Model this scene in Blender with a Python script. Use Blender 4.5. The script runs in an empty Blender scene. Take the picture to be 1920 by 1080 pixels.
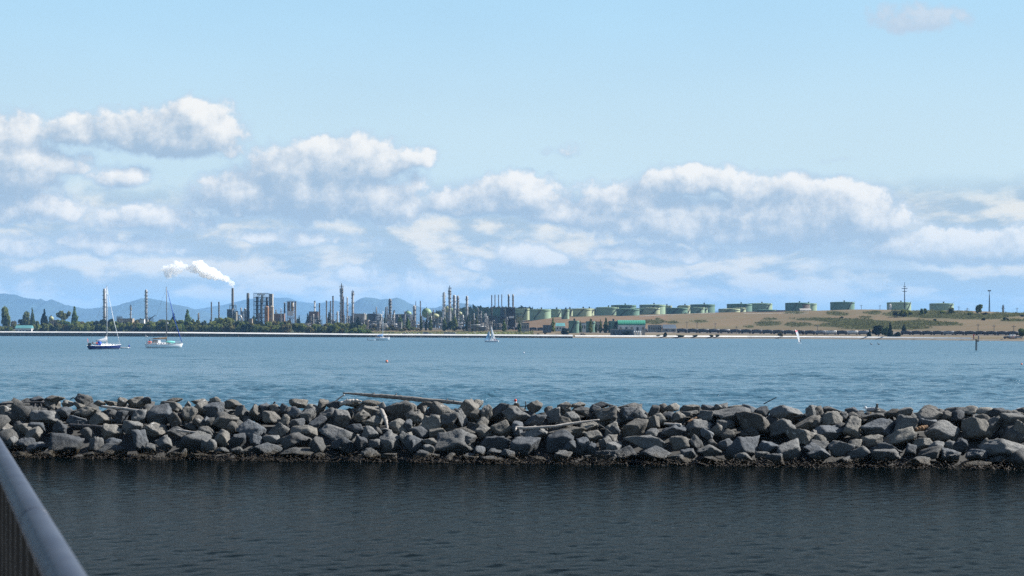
import bpy, bmesh, math, random
import numpy as np
from mathutils import Vector, Matrix, Euler
R = math.radians
scene = bpy.context.scene
col = scene.collection
EYE, F, CX, HY = 6.0, 3467.0, 960.0, 620.0      # eye height, focal length and horizon in photo pixels

# ------------------------------------------------------------------ camera
cam = bpy.data.cameras.new('camera')
cam.lens, cam.sensor_width, cam.sensor_fit = 65.0, 36.0, 'HORIZONTAL'
cam.shift_y = 80 / 1920.0
cam.clip_start, cam.clip_end = 0.1, 60000
cam.dof.use_dof, cam.dof.focus_distance, cam.dof.aperture_fstop = True, 120.0, 6.3
cam_ob = bpy.data.objects.new('camera', cam)
cam_ob.location, cam_ob.rotation_euler = (0, 0, EYE), (R(90), 0, 0)
col.objects.link(cam_ob)
scene.camera = cam_ob

# ------------------------------------------------------------------ sky, sun, exposure
SKY, EXPO = 0.05, 1.1                            # sky strength, exposure of the photograph
SUN_EL, SUN_AZ = R(40), R(71)                    # azimuth clockwise from the view direction (+Y)
world = bpy.data.worlds.new('World')
scene.world = world
world.use_nodes = True
wn, wl = world.node_tree.nodes, world.node_tree.links
wn.clear()

def N(nt, typ, **kw):
    n = nt.nodes.new(typ)
    for k, v in kw.items():
        setattr(n, k, v)
    return n
def setin(nt, sock, v):
    if hasattr(v, 'is_output') or isinstance(v, bpy.types.NodeSocket):
        nt.links.new(v, sock)
    else:
        sock.default_value = v
def Math(nt, op, a, b=0.0, c=0.0, clamp=False):
    n = N(nt, 'ShaderNodeMath', operation=op)
    n.use_clamp = clamp
    setin(nt, n.inputs[0], a); setin(nt, n.inputs[1], b); setin(nt, n.inputs[2], c)
    return n.outputs[0]
def VMath(nt, op, a, b=None):
    n = N(nt, 'ShaderNodeVectorMath', operation=op)
    setin(nt, n.inputs[0], a)
    if b is not None: setin(nt, n.inputs[1], b)
    return n.outputs['Value'] if op in ('LENGTH', 'DOT_PRODUCT') else n.outputs[0]
def Noise(nt, vec, scale, detail=4.0, rough=0.5, dist=0.0, lac=2.0, dims='3D'):
    n = N(nt, 'ShaderNodeTexNoise', noise_dimensions=dims)
    setin(nt, n.inputs['Vector'], vec)
    for k, v in (('Scale', scale), ('Detail', detail), ('Roughness', rough), ('Distortion', dist), ('Lacunarity', lac)):
        setin(nt, n.inputs[k], v)
    return n
def SmoothStep(nt, x, a, b, o0=0.0, o1=1.0):
    n = N(nt, 'ShaderNodeMapRange', interpolation_type='SMOOTHSTEP')
    setin(nt, n.inputs['Value'], x)
    for k, v in (('From Min', a), ('From Max', b), ('To Min', o0), ('To Max', o1)):
        setin(nt, n.inputs[k], v)
    return n.outputs[0]
def MixC(nt, fac, a, b):
    n = N(nt, 'ShaderNodeMix', data_type='RGBA')
    setin(nt, n.inputs[0], fac)
    setin(nt, n.inputs[6], a if not isinstance(a, tuple) else (*a, 1.0))
    setin(nt, n.inputs[7], b if not isinstance(b, tuple) else (*b, 1.0))
    return n.outputs[2]
def srgb(r, g, b):
    return tuple(((c / 255 + 0.055) / 1.055) ** 2.4 if c > 10 else c / 255 / 12.92 for c in (r, g, b))

# cumulus: (x, y, rx, ry, flatness of the base, strength); azimuth and elevation in hundredths of the focal length
CUMULUS = [
    (20, 330, 120, 95, 1.6, 1.1), (60, 265, 70, 45, 1.5, .9), (140, 262, 56, 38, 1.8, .75), (135, 322, 70, 30, 1.8, .7), (245, 342, 75, 30, 1.8, .55),
    (70, 400, 100, 38, 1.5, .8),
    (320, 268, 130, 58, 1.9, 1.2), (375, 262, 80, 58, 1.8, 1.2), (262, 282, 52, 28, 2.0, .8), (440, 290, 40, 25, 1.5, .5),
    (655, 310, 115, 50, 1.4, 1.2), (590, 360, 150, 80, 1.7, 1.2), (480, 375, 110, 60, 1.7, 1.0), (700, 385, 110, 55, 1.8, .9), (765, 300, 55, 26, 1.5, .6),
    (960, 375, 110, 44, 1.8, 1.0), (1035, 400, 65, 32, 1.8, .8),
    (1165, 410, 110, 42, 1.8, .9), (1290, 352, 130, 36, 1.8, .85), (1330, 415, 120, 44, 1.8, .9), (1450, 365, 110, 36, 1.8, .8), (1500, 430, 140, 66, 1.7, 1.0),
    (1610, 415, 80, 60, 1.6, 1.0), (1240, 430, 120, 46, 1.8, .9), (1400, 430, 140, 50, 1.8, .9), (1180, 375, 90, 36, 1.8, .8), (880, 385, 120, 36, 1.8, .7), (1540, 380, 110, 40, 1.8, .8), (300, 420, 130, 36, 1.8, .7), (1760, 475, 190, 40, 1.9, .9), (1880, 470, 120, 40, 1.9, .8),
    (1000, 488, 75, 30, 2.0, .85), (885, 500, 55, 24, 2.0, .6), (1240, 480, 150, 26, 2.2, .7), (785, 548, 60, 34, 1.4, .62),
    (180, 470, 190, 34, 2.0, .6), (560, 450, 150, 24, 2.0, .5), (690, 520, 80, 26, 1.6, .5),
    (1055, 281, 62, 21, 1.6, .22), (1720, 58, 88, 40, 1.6, .55), (80, 219, 45, 15, 1.6, .2), (1575, 305, 60, 14, 1.6, .14),
]
def cloud_group():
    g = bpy.data.node_groups.new('cumulus', 'ShaderNodeTree')
    g.interface.new_socket('P', in_out='INPUT', socket_type='NodeSocketVector')
    g.interface.new_socket('D', in_out='OUTPUT', socket_type='NodeSocketFloat')
    gi, go = N(g, 'NodeGroupInput'), N(g, 'NodeGroupOutput')
    P = gi.outputs[0]
    w = Noise(g, P, 1.3, 3, .55)
    wv = VMath(g, 'MULTIPLY', VMath(g, 'SUBTRACT', w.outputs['Color'], (.5, .5, .5)), (.55, .4, 0))
    Q = VMath(g, 'ADD', P, wv)
    q0 = N(g, 'ShaderNodeSeparateXYZ'); g.links.new(Q, q0.inputs[0])
    best = Math(g, 'ADD', Math(g, 'MULTIPLY', q0.outputs[0], 0.0), -1.5)
    for (x, y, rx, ry, fl, s) in [(a, b, c_ * 1.15, d_ * 1.18, e, f_) for a, b, c_, d_, e, f_ in CUMULUS]:                # the running maximum rides along in z, so the chain stays serial
        cb = N(g, 'ShaderNodeCombineXYZ')
        for k, v in enumerate((q0.outputs[0], q0.outputs[1], best)): setin(g, cb.inputs[k], v)
        v = N(g, 'ShaderNodeVectorMath', operation='MULTIPLY_ADD')
        setin(g, v.inputs[0], cb.outputs[0]); v.inputs[1].default_value = (100 / rx, 100 / ry, 1); v.inputs[2].default_value = (-(x - CX) / rx, -(HY - y) / ry, 0)
        sp = N(g, 'ShaderNodeSeparateXYZ'); g.links.new(v.outputs[0], sp.inputs[0])
        yy = Math(g, 'MAXIMUM', sp.outputs[1], Math(g, 'MULTIPLY', sp.outputs[1], -fl))
        r2 = Math(g, 'MULTIPLY_ADD', sp.outputs[0], sp.outputs[0], Math(g, 'MULTIPLY', yy, yy))
        b = Math(g, 'MULTIPLY_ADD', r2, -max(s, .9), s)
        best = Math(g, 'SMOOTH_MAX', sp.outputs[2], b, .25)
    best = Math(g, 'MAXIMUM', best, -1.5)
    n1 = Noise(g, P, 1.1, 3, .5, .15)
    n2 = Noise(g, P, 3.4, 8, .60, .1)
    d = Math(g, 'ADD', best, Math(g, 'MULTIPLY', Math(g, 'SUBTRACT', n1.outputs[0], .5), 1.7))
    d = Math(g, 'ADD', d, Math(g, 'MULTIPLY', Math(g, 'SUBTRACT', n2.outputs[0], .5), 1.5))
    d = Math(g, 'ADD', d, .22)
    g.links.new(d, go.inputs[0])
    return g

def build_world():
    nt = world.node_tree
    tc = N(nt, 'ShaderNodeTexCoord')
    D = tc.outputs['Generated']
    sp = N(nt, 'ShaderNodeSeparateXYZ'); nt.links.new(D, sp.inputs[0])
    az = Math(nt, 'ARCTAN2', sp.outputs[0], sp.outputs[1])
    el = Math(nt, 'ARCSINE', sp.outputs[2])
    cb = N(nt, 'ShaderNodeCombineXYZ')
    setin(nt, cb.inputs[0], Math(nt, 'SUBTRACT', Math(nt, 'PINGPONG', Math(nt, 'MULTIPLY_ADD', az, F / 100, 11.0), 22.0), 11.0)); setin(nt, cb.inputs[1], Math(nt, 'MULTIPLY', el, F / 100))
    q, ey = cb.outputs[0], Math(nt, 'MULTIPLY', el, F / 100)
    sky = N(nt, 'ShaderNodeTexSky', sky_type='NISHITA')
    sky.sun_disc = False
    sky.sun_elevation, sky.sun_rotation = SUN_EL, SUN_AZ
    sky.altitude, sky.air_density, sky.dust_density, sky.ozone_density = 0, 1.0, 0.6, 1.4
    SC = 1 / SKY / 2 ** EXPO
    def em(c): return tuple(v * SC for v in c)
    base = MixC(nt, .0, sky.outputs[0], (1, 1, 1))
    # high thin cirrus veil pales the blue
    veil = Noise(nt, VMath(nt, 'MULTIPLY', q, (.18, .5, 1)), 1.0, 4, .5)
    vf = Math(nt, 'MULTIPLY', SmoothStep(nt, ey, 12, 6.5, .0, 1.0), Math(nt, 'ADD', .74, Math(nt, 'MULTIPLY', veil.outputs[0], .35)))
    base = MixC(nt, vf, base, MixC(nt, SmoothStep(nt, ey, 2.6, 6.6), em(srgb(211, 233, 239)), em(srgb(180, 222, 247))))
    # blue distance low down
    base = MixC(nt, SmoothStep(nt, ey, 2.8, 1.6, 0, .9), base, MixC(nt, SmoothStep(nt, ey, 1.5, .25), em(srgb(194, 210, 217)), em(srgb(148, 186, 214))))
    clear = base
    # stratus bank: two noise samples, the second towards the sun, give lit tops and grey bases
    def bank(off):
        v = VMath(nt, 'MULTIPLY', VMath(nt, 'ADD', q, (off[0], off[1], 0)), (.50, 1.15, 1))
        return Noise(nt, v, 1.0, 7, .56, .2).outputs[0]
    b0, b1 = bank((13.1, 4.2)), bank((13.1 + .25, 4.2 + .24))
    env = Math(nt, 'MULTIPLY', SmoothStep(nt, Math(nt, 'ADD', ey, Math(nt, 'MULTIPLY', b0, 1.1)), 3.55, 2.75), SmoothStep(nt, ey, .1, .8))
    bm = Math(nt, 'MULTIPLY', SmoothStep(nt, b0, .16, .38), Math(nt, 'MULTIPLY', env, .95))
    bl = SmoothStep(nt, Math(nt, 'SUBTRACT', b0, b1), -.07, .11)
    bc = MixC(nt, bl, em(srgb(178, 197, 209)), em(srgb(244, 240, 228)))
    bc = MixC(nt, SmoothStep(nt, ey, 1.5, .2, 0, .5), bc, em(srgb(170, 199, 218)))
    base = MixC(nt, bm, base, bc)
    # thin streaks
    st = Noise(nt, VMath(nt, 'MULTIPLY', q, (.22, 2.6, 1)), 1.0, 5, .55, .3).outputs[0]
    sm = Math(nt, 'MULTIPLY', SmoothStep(nt, st, .52, .68), Math(nt, 'MULTIPLY', env, .55))
    base = MixC(nt, sm, base, em(srgb(214, 228, 236)))
    # cumulus
    cg = cloud_group()
    def cum(off):
        n = N(nt, 'ShaderNodeGroup'); n.node_tree = cg
        nt.links.new(VMath(nt, 'ADD', q, off), n.inputs[0])
        return n.outputs[0]
    d0, d1 = cum((0, 0, 0)), cum((.26, .27, 0))
    m = SmoothStep(nt, d0, -.16, .62)
    lit = SmoothStep(nt, Math(nt, 'SUBTRACT', d0, d1), -.50, 1.30)
    cc = MixC(nt, lit, em(srgb(168, 189, 207)), em(srgb(254, 251, 244)))
    cc = MixC(nt, SmoothStep(nt, d0, .65, .15, 0, .85), cc, em(srgb(184, 207, 226)))
    cc = MixC(nt, SmoothStep(nt, ey, 2.6, .4, 0, .45), cc, em(srgb(196, 213, 222)))
    cc = MixC(nt, SmoothStep(nt, ey, 4.5, 5.2, 0, .8), cc, em(srgb(193, 213, 231)))
    cloudy = MixC(nt, Math(nt, 'MULTIPLY', m, .96), base, cc)
    bg, bg2 = N(nt, 'ShaderNodeBackground'), N(nt, 'ShaderNodeBackground')
    nt.links.new(clear, bg.inputs[0]); bg.inputs[1].default_value = SKY
    nt.links.new(cloudy, bg2.inputs[0]); bg2.inputs[1].default_value = SKY
    mx = N(nt, 'ShaderNodeMixShader')                   # the cloud nodes are only worked out in the belt that holds clouds
    setin(nt, mx.inputs[0], Math(nt, 'MULTIPLY', Math(nt, 'GREATER_THAN', ey, -.3), Math(nt, 'LESS_THAN', ey, 7.6)))
    nt.links.new(bg.outputs[0], mx.inputs[1]); nt.links.new(bg2.outputs[0], mx.inputs[2])
    out = N(nt, 'ShaderNodeOutputWorld')
    nt.links.new(mx.outputs[0], out.inputs[0])
build_world()
world.cycles.sampling_method = 'MANUAL'
world.cycles.sample_map_resolution = 1024

sun = bpy.data.lights.new('sun', 'SUN')
sun.energy, sun.angle, sun.color = 5.0, R(0.5), (1.0, .965, .92)
sun_ob = bpy.data.objects.new('sun', sun)
SDIR = Vector((math.cos(SUN_EL) * math.sin(SUN_AZ), math.cos(SUN_EL) * math.cos(SUN_AZ), math.sin(SUN_EL)))
sun_ob.rotation_euler = SDIR.to_track_quat('Z', 'Y').to_euler()
sun_ob.location = (300, 100, 400)
col.objects.link(sun_ob)
vs = scene.view_settings
vs.view_transform, vs.look, vs.exposure, vs.gamma, vs.use_curve_mapping = 'Standard', 'None', EXPO, 1.0, False
cy = scene.cycles
cy.use_denoising = False
cy.use_adaptive_sampling = False
cy.sample_clamp_direct = 8.0
cy.max_bounces, cy.diffuse_bounces, cy.glossy_bounces, cy.transmission_bounces, cy.volume_bounces = 8, 2, 3, 2, 3
cy.caustics_reflective = cy.caustics_refractive = False
cy.sample_clamp_indirect = 3.0

# ------------------------------------------------------------------ helpers
def ray(px, py):
    return np.array([(px - CX) / F, 1.0, (HY - py) / F])
def PX(px, d): return (px - CX) / F * d
def PZ(py, d): return EYE + (HY - py) / F * d

MATS = {}
def M(name, c=None, rough=.75, var=.25, scale=1.0, metal=0.0, bump=0.0, spec=.4, objrand=0.0, c2=None):
    if name in MATS: return MATS[name]
    m = bpy.data.materials.new(name); MATS[name] = m
    m.use_nodes = True
    nt = m.node_tree
    p = nt.nodes['Principled BSDF']
    tc = N(nt, 'ShaderNodeTexCoord')
    n = Noise(nt, tc.outputs['Object'], scale, 5, .6)
    lo = tuple(v * (1 - var) for v in c) if c2 is None else c2
    hi = tuple(min(1, v * (1 + var)) for v in c)
    cc = MixC(nt, SmoothStep(nt, n.outputs[0], .3, .7), lo, hi)
    if objrand:
        oi = N(nt, 'ShaderNodeObjectInfo')
        hs = N(nt, 'ShaderNodeHueSaturation')
        nt.links.new(cc, hs.inputs['Color'])
        setin(nt, hs.inputs['Value'], Math(nt, 'ADD', 1 - objrand, Math(nt, 'MULTIPLY', oi.outputs['Random'], 2 * objrand)))
        setin(nt, hs.inputs['Hue'], Math(nt, 'ADD', .5 - objrand * .06, Math(nt, 'MULTIPLY', oi.outputs['Random'], objrand * .12)))
        cc = hs.outputs[0]
    nt.links.new(cc, p.inputs['Base Color'])
    p.inputs['Roughness'].default_value, p.inputs['Metallic'].default_value = rough, metal
    p.inputs['Specular IOR Level'].default_value = spec
    if bump:
        b = N(nt, 'ShaderNodeBump'); b.inputs['Strength'].default_value = bump; b.inputs['Distance'].default_value = .05
        n2 = Noise(nt, tc.outputs['Object'], scale * 6, 4, .65)
        nt.links.new(n2.outputs[0], b.inputs['Height']); nt.links.new(b.outputs[0], p.inputs['Normal'])
    return m

class MB:
    """collects simple solids; build() links them as one mesh object"""
    def __init__(s): s.v, s.f = [], []
    def add(s, vs, fs):
        o = len(s.v); s.v += [tuple(v) for v in vs]; s.f += [tuple(i + o for i in f) for f in fs]
        return s
    def box(s, c, sz, rz=0.0, taper=1.0):
        x, y, z = (k / 2 for k in sz); ca, sa = math.cos(rz), math.sin(rz)
        vs = []
        for dz, t in ((-z, 1), (z, taper)):
            for dx, dy in ((-x, -y), (x, -y), (x, y), (-x, y)):
                dx *= t; dy *= t
                vs.append((c[0] + dx * ca - dy * sa, c[1] + dx * sa + dy * ca, c[2] + dz))
        return s.add(vs, [(3, 2, 1, 0), (4, 5, 6, 7), (0, 1, 5, 4), (1, 2, 6, 5), (2, 3, 7, 6), (3, 0, 4, 7)])
    def tube(s, pts, rad, n=8, caps=True):
        pts = [Vector(p) for p in pts]
        if not hasattr(rad, '__len__'): rad = [rad] * len(pts)
        vs, fs = [], []
        for i, p in enumerate(pts):
            t = (pts[min(i + 1, len(pts) - 1)] - pts[max(i - 1, 0)]).normalized()
            a = t.cross(Vector((0, 0, 1)) if abs(t.z) < .95 else Vector((1, 0, 0))).normalized(); b = t.cross(a)
            for k in range(n):
                q = 2 * math.pi * k / n
                vs.append(p + (a * math.cos(q) + b * math.sin(q)) * rad[i])
        for i in range(len(pts) - 1):
            for k in range(n):
                k2 = (k + 1) % n
                fs.append((i * n + k, i * n + k2, (i + 1) * n + k2, (i + 1) * n + k))
        if caps:
            fs.append(tuple(range(n))); fs.append(tuple((len(pts) - 1) * n + k for k in reversed(range(n))))
        return s.add(vs, fs)
    def lathe(s, prof, n=24, c=(0, 0, 0), a0=0.0, a1=None):
        full = a1 is None
        a1 = a0 + 2 * math.pi if full else a1
        m = n if full else n + 1
        vs, fs = [], []
        for r, z in prof:
            for k in range(m):
                q = a0 + (a1 - a0) * k / n
                vs.append((c[0] + r * math.cos(q), c[1] + r * math.sin(q), c[2] + z))
        for i in range(len(prof) - 1):
            for k in range(n):
                k2 = (k + 1) % m
                fs.append((i * m + k, i * m + k2, (i + 1) * m + k2, (i + 1) * m + k))
        return s.add(vs, fs)
    def ell(s, c, r, nu=12, nv=8, m=None):
        vs, fs = [], []
        for j in range(nv + 1):
            t = math.pi * j / nv
            for k in range(nu):
                q = 2 * math.pi * k / nu
                v = Vector((r[0] * math.sin(t) * math.cos(q), r[1] * math.sin(t) * math.sin(q), r[2] * math.cos(t)))
                if m is not None: v = m @ v
                vs.append((c[0] + v.x, c[1] + v.y, c[2] + v.z))
        for j in range(nv):
            for k in range(nu):
                k2 = (k + 1) % nu
                fs.append((j * nu + k, (j + 1) * nu + k, (j + 1) * nu + k2, j * nu + k2))
        return s.add(vs, fs)
    def prism(s, poly, y0, y1):
        """polygon in x,z extruded along y"""
        n = len(poly)
        vs = [(x, y0, z) for x, z in poly] + [(x, y1, z) for x, z in poly]
        fs = [tuple(range(n)), tuple(reversed(range(n, 2 * n)))] + [(i, i + n, (i + 1) % n + n, (i + 1) % n) for i in range(n)]
        return s.add(vs, fs)
    def mesh(s, name, mat, smooth=False):
        me = bpy.data.meshes.new(name)
        me.from_pydata(s.v, [], s.f)
        if mat is not None: me.materials.append(mat)
        if smooth: me.polygons.foreach_set('use_smooth', [True] * len(me.polygons))
        bm = bmesh.new(); bm.from_mesh(me); bmesh.ops.recalc_face_normals(bm, faces=bm.faces); bm.to_mesh(me); bm.free()
        return me
    def build(s, name, mat, parent=None, smooth=False, loc=None):
        return link(name, s.mesh(name, mat, smooth), parent, loc)

def link(name, me, parent=None, loc=None):
    o = bpy.data.objects.new(name, me); col.objects.link(o)
    if parent is not None: o.parent = parent
    if loc is not None: o.location = loc
    return o
ALL = []
def tag(o, label, cat, group=None, px=None):
    o['label'], o['category'] = label, cat
    if group: o['group'] = group
    ALL.append((o, px))
    return o
def thing(name, label, cat, loc, rz=0.0, group=None, px=None):
    o = bpy.data.objects.new(name, None); col.objects.link(o)
    o.empty_display_size = .5
    o.location, o.rotation_euler = loc, (0, 0, rz)
    return tag(o, label, cat, group, px)
def kind(o, k):
    o['kind'] = k; return o
def dup(o, loc, rz=None, label=None, px=None, scale=None):
    c = o.copy(); col.objects.link(c); c.location = loc
    if rz is not None: c.rotation_euler = (0, 0, rz)
    if scale is not None: c.scale = scale
    for ch in o.children:
        d = ch.copy(); col.objects.link(d); d.parent = c
        for g in ch.children:
            e = g.copy(); col.objects.link(e); e.parent = d
    if label is not None: c['label'] = label
    ALL.append((c, px))
    return c
def np_mesh(name, V, Fq, mat, smooth=True):
    me = bpy.data.meshes.new(name)
    V = np.asarray(V, dtype=np.float32); Fq = np.asarray(Fq, dtype=np.int32)
    me.vertices.add(len(V)); me.vertices.foreach_set('co', V.ravel())
    k = Fq.shape[1]
    me.loops.add(Fq.size); me.loops.foreach_set('vertex_index', Fq.ravel())
    me.polygons.add(len(Fq)); me.polygons.foreach_set('loop_start', np.arange(len(Fq), dtype=np.int32) * k)
    try: me.polygons.foreach_set('loop_total', np.full(len(Fq), k, dtype=np.int32))
    except Exception: pass
    me.polygons.foreach_set('use_smooth', np.full(len(Fq), smooth, dtype=bool))
    if mat is not None: me.materials.append(mat)
    me.update(calc_edges=True)
    return me
def grid_faces(nr, nc, flip=False):
    i = np.arange(nr - 1)[:, None] * nc + np.arange(nc - 1)[None, :]
    f = np.stack([i, i + 1, i + nc + 1, i + nc], -1).reshape(-1, 4)
    return f[:, ::-1] if flip else f
# ------------------------------------------------------------------ terrain of the far shore
SHORE = [(-3000, 2600), (-600, 2250), (0, 2080), (350, 1850), (700, 1664), (1100, 1486), (1400, 1387), (1650, 1230), (1920, 1040), (2400, 900), (4500, 800)]
S_U, S_D = [a for a, b in SHORE], [b for a, b in SHORE]
def D0(u): return np.interp(u, S_U, S_D)
PROF_S = np.array([-400, -40, 0, 10, 45, 90, 140, 200, 260, 330, 400, 500, 600, 750, 900, 1300, 3000, 9000, 30000], float)
PROF_U = np.array([-3000, 850, 960, 1060, 1250, 1400, 1600, 1760, 1920, 2600, 4500], float)
PROF_Z = np.array([
    [-3, -1.6, 0, 1.5, 2.1, 2.9, 3.7, 4.8, 6.0, 7.4, 8.2, 9.0, 9.3, 9.8, 10, 10.5, 11, 11, 8],
    [-3, -1.6, 0, 1.5, 2.1, 2.9, 3.7, 4.8, 6.0, 7.4, 8.2, 9.0, 9.3, 9.8, 10, 10.5, 11, 11, 8],
    [-3, -1.6, 0, 1.5, 2.2, 3.0, 4.0, 5.0, 6.4, 8.4, 11, 16, 19, 21, 22, 22.5, 23, 20, 8],
    [-3, -1.6, 0, 1.5, 2.3, 3.1, 4.3, 6.2, 9.6, 13.2, 16.5, 20, 22, 23.5, 24, 24.5, 25, 20, 8],
    [-3, -1.6, 0, 1.5, 2.3, 3.2, 4.4, 7.0, 10.2, 13.8, 17, 21, 24, 25.5, 26.2, 27, 28, 20, 8],
    [-3, -1.6, 0, 1.5, 2.3, 3.0, 3.6, 5.4, 9.0, 13.0, 17, 22, 25.2, 28.2, 29, 29.5, 30, 20, 8],
    [-3, -1.6, 0, 1.4, 2.0, 2.7, 3.6, 6.4, 10.2, 14.5, 18.8, 24.5, 27.2, 28, 28.4, 29, 30, 20, 8],
    [-3, -1.6, 0, 1.3, 1.9, 2.6, 3.6, 6.4, 10, 14, 18, 23, 25, 26, 26.6, 27.5, 28, 20, 8],
    [-3, -1.6, 0, 1.2, 1.8, 2.5, 3.4, 5.8, 9.0, 12.6, 16.2, 19.8, 21.4, 22.2, 22.8, 24, 25, 20, 8],
    [-3, -1.6, 0, 1.2, 1.8, 2.5, 3.4, 5.4, 8.0, 11, 14, 17, 19, 20, 20.6, 22, 23, 18, 8],
    [-3, -1.6, 0, 1.2, 1.8, 2.5, 3.4, 5.4, 8.0, 11, 14, 17, 19, 20, 20.6, 22, 23, 18, 8]])
def ter(X, Y):
    """ground height; X/Y gives the bearing, the distance behind the shoreline the profile"""
    X, Y = np.asarray(X, float), np.asarray(Y, float)
    u = X / Y * F + CX
    s = Y - D0(u)
    iu = np.clip(np.searchsorted(PROF_U, u) - 1, 0, len(PROF_U) - 2)
    tu = np.clip((u - PROF_U[iu]) / (PROF_U[iu + 1] - PROF_U[iu]), 0, 1)
    tu = tu * tu * (3 - 2 * tu)
    js = np.clip(np.searchsorted(PROF_S, s) - 1, 0, len(PROF_S) - 2)
    ts = np.clip((s - PROF_S[js]) / (PROF_S[js + 1] - PROF_S[js]), 0, 1)
    g = lambda i: PROF_Z[i, js] * (1 - ts) + PROF_Z[i, js + 1] * ts
    z = g(iu) * (1 - tu) + g(iu + 1) * tu
    amp = np.clip(s / 400, 0, 1) * np.clip(9000 / np.maximum(Y, 1), 0, 1)
    z = z + amp * (.5 * np.sin(X / 61 + 1.3) * np.sin(Y / 83) + .35 * np.sin(X / 23 + Y / 37) * np.sin(Y / 29 + .7))
    return z
def tz(X, Y): return float(ter(X, Y))
def ground_at(px, py, dmax=3200.0):
    """where the line of sight through a photo pixel meets the ground"""
    d = np.arange(float(D0(px)) + 3, dmax, 1.5)
    z = ter((px - CX) / F * d, d)
    hit = np.nonzero(z >= EYE + (HY - py) / F * d)[0]
    k = hit[0] if len(hit) else int(np.argmax((z - EYE) / d))
    return PX(px, d[k]), float(d[k]), float(z[k])
def at(px, d):
    X = PX(px, d); return X, d, tz(X, d)

SCRUB = [(1228, 604, 22, 4), (1262, 605, 10, 2.4), (1234, 599, 5, 2), (1312, 603, 15, 2), (1445, 598.5, 14, 1.6), (1440, 607, 24, 4.5), (1497, 609, 26, 4),
         (1406, 613, 9, 2), (1530, 599, 42, 2.6), (1580, 602, 42, 4.5), (1570, 610, 36, 4), (1622, 606, 42, 7), (1490, 586.5, 20, 2.2), (1565, 587, 15, 2.6), (1575, 590, 18, 2.2),
         (1638, 587, 16, 3.2), (1625, 595, 12, 1.4), (1690, 589, 30, 6), (1740, 590, 50, 7), (1790, 592, 55, 7), (1850, 594, 50, 5), (1900, 590, 40, 3.5), (1720, 606, 45, 5),
         (1660, 610, 62, 6.5), (1765, 608, 40, 3.4), (1700, 615, 50, 3), (1640, 615, 60, 3.5), (1905, 601, 30, 2)]
LAWN = [(700, 626, 120, 3.4), (820, 625.5, 130, 3), (905, 625, 90, 3.2), (985, 628, 40, 1.5)]
def ground_colour(X, Y):
    u = X / Y * F + CX; s = Y - D0(u); v = HY - (ter(X, Y) - EYE) / Y * F
    dry = np.array([.132, .096, .055]); c = np.tile(dry, (len(X), 1))
    def lay(m, col_):
        nonlocal c
        m = np.clip(m, 0, 1)[:, None]; c = c * (1 - m) + np.array(col_) * m
    n = .5 + .5 * np.sin(X / 31 + 2 * np.sin(Y / 47)) * np.sin(Y / 19 + 1.7 * np.sin(X / 53))
    lay(n * .6, (.10, .088, .045))
    lay((s > 60) * (s < 130) * .7, (.15, .125, .085))
    lay((s < 9) * 1.0, (.20, .18, .145)); lay((s < 3) * 1.0, (.10, .09, .07))
    lay((s > 120) * (s < 175) * (u > 1080) * .8, (.13, .12, .11))
    lay((s > 200) * (u > 960) * (u < 1250) * (s < 520) * .55, (.16, .098, .06))
    lay((s > 330) * (u < 985), (.14, .13, .115))
    lay((s < 330) * (u < 690), (.045, .05, .022))
    lay((s > 610) * (u > 985) * (u < 1475), (.075, .05, .042))
    for (x, y, a, b) in LAWN: lay(2.2 * (1 - ((u - x) / a) ** 2 - ((v - y) / b) ** 2) * (s < 240), (.11, .135, .042))
    for (x, y, a, b) in SCRUB: lay(.85 * (1 - ((u - x) / a / 1.25) ** 2 - ((v - y) / b / 1.35) ** 2) * (s < 900), (.062, .070, .032))
    return c
def build_ground():
    cols_ = np.concatenate([np.linspace(-3.2, -.36, 24)[:-1], np.linspace(-.36, .36, 420), np.linspace(.36, 3.2, 24)[1:]])
    t = np.concatenate([np.array([-60, -30, -12, -4, 0, 3, 6, 9, 13]), np.arange(18, 1000, 5.5), np.geomspace(1000, 42000, 60)])
    u = cols_ * F + CX
    Y = D0(u)[None, :] + t[:, None]
    X = cols_[None, :] * Y
    Z = ter(X, Y)
    V = np.stack([X, Y, Z], -1).reshape(-1, 3)
    m = bpy.data.materials.new('shore_ground'); m.use_nodes = True
    nt = m.node_tree; p = nt.nodes['Principled BSDF']
    a = N(nt, 'ShaderNodeAttribute', attribute_name='Col')
    g = N(nt, 'ShaderNodeNewGeometry')
    n1 = Noise(nt, g.outputs['Position'], .05, 6, .65); n2 = Noise(nt, g.outputs['Position'], .4, 4, .6)
    k = Math(nt, 'ADD', .62, Math(nt, 'MULTIPLY', n1.outputs[0], .5)); k = Math(nt, 'ADD', k, Math(nt, 'MULTIPLY', n2.outputs[0], .26))
    cc = VMath(nt, 'SCALE', a.outputs['Color']); cc.node.inputs['Scale'].default_value = 1; nt.links.new(k, cc.node.inputs['Scale'])
    nt.links.new(cc, p.inputs['Base Color']); p.inputs['Roughness'].default_value = .95; p.inputs['Specular IOR Level'].default_value = .1
    me = np_mesh('ground', V, grid_faces(len(t), len(cols_)), m)
    ca = me.color_attributes.new('Col', 'FLOAT_COLOR', 'POINT')
    c4 = np.ones((len(V), 4), np.float32); c4[:, :3] = ground_colour(V[:, 0], V[:, 1])
    ca.data.foreach_set('color', c4.ravel())
    kind(link('ground', me), 'structure')
build_ground()

# ------------------------------------------------------------------ breakwater axis
BA, BB = np.array([PX(0, 87.4), 87.4]), np.array([PX(1920, 80.0), 80.0])
BE = (BB - BA) / np.linalg.norm(BB - BA); BN = np.array([-BE[1], BE[0]])
CREST_N, CREST_Z = 5.0, 2.3
def bw(n, t, z=0.0):
    p = BA + BE * t + BN * n; return Vector((p[0], p[1], z))

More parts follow.
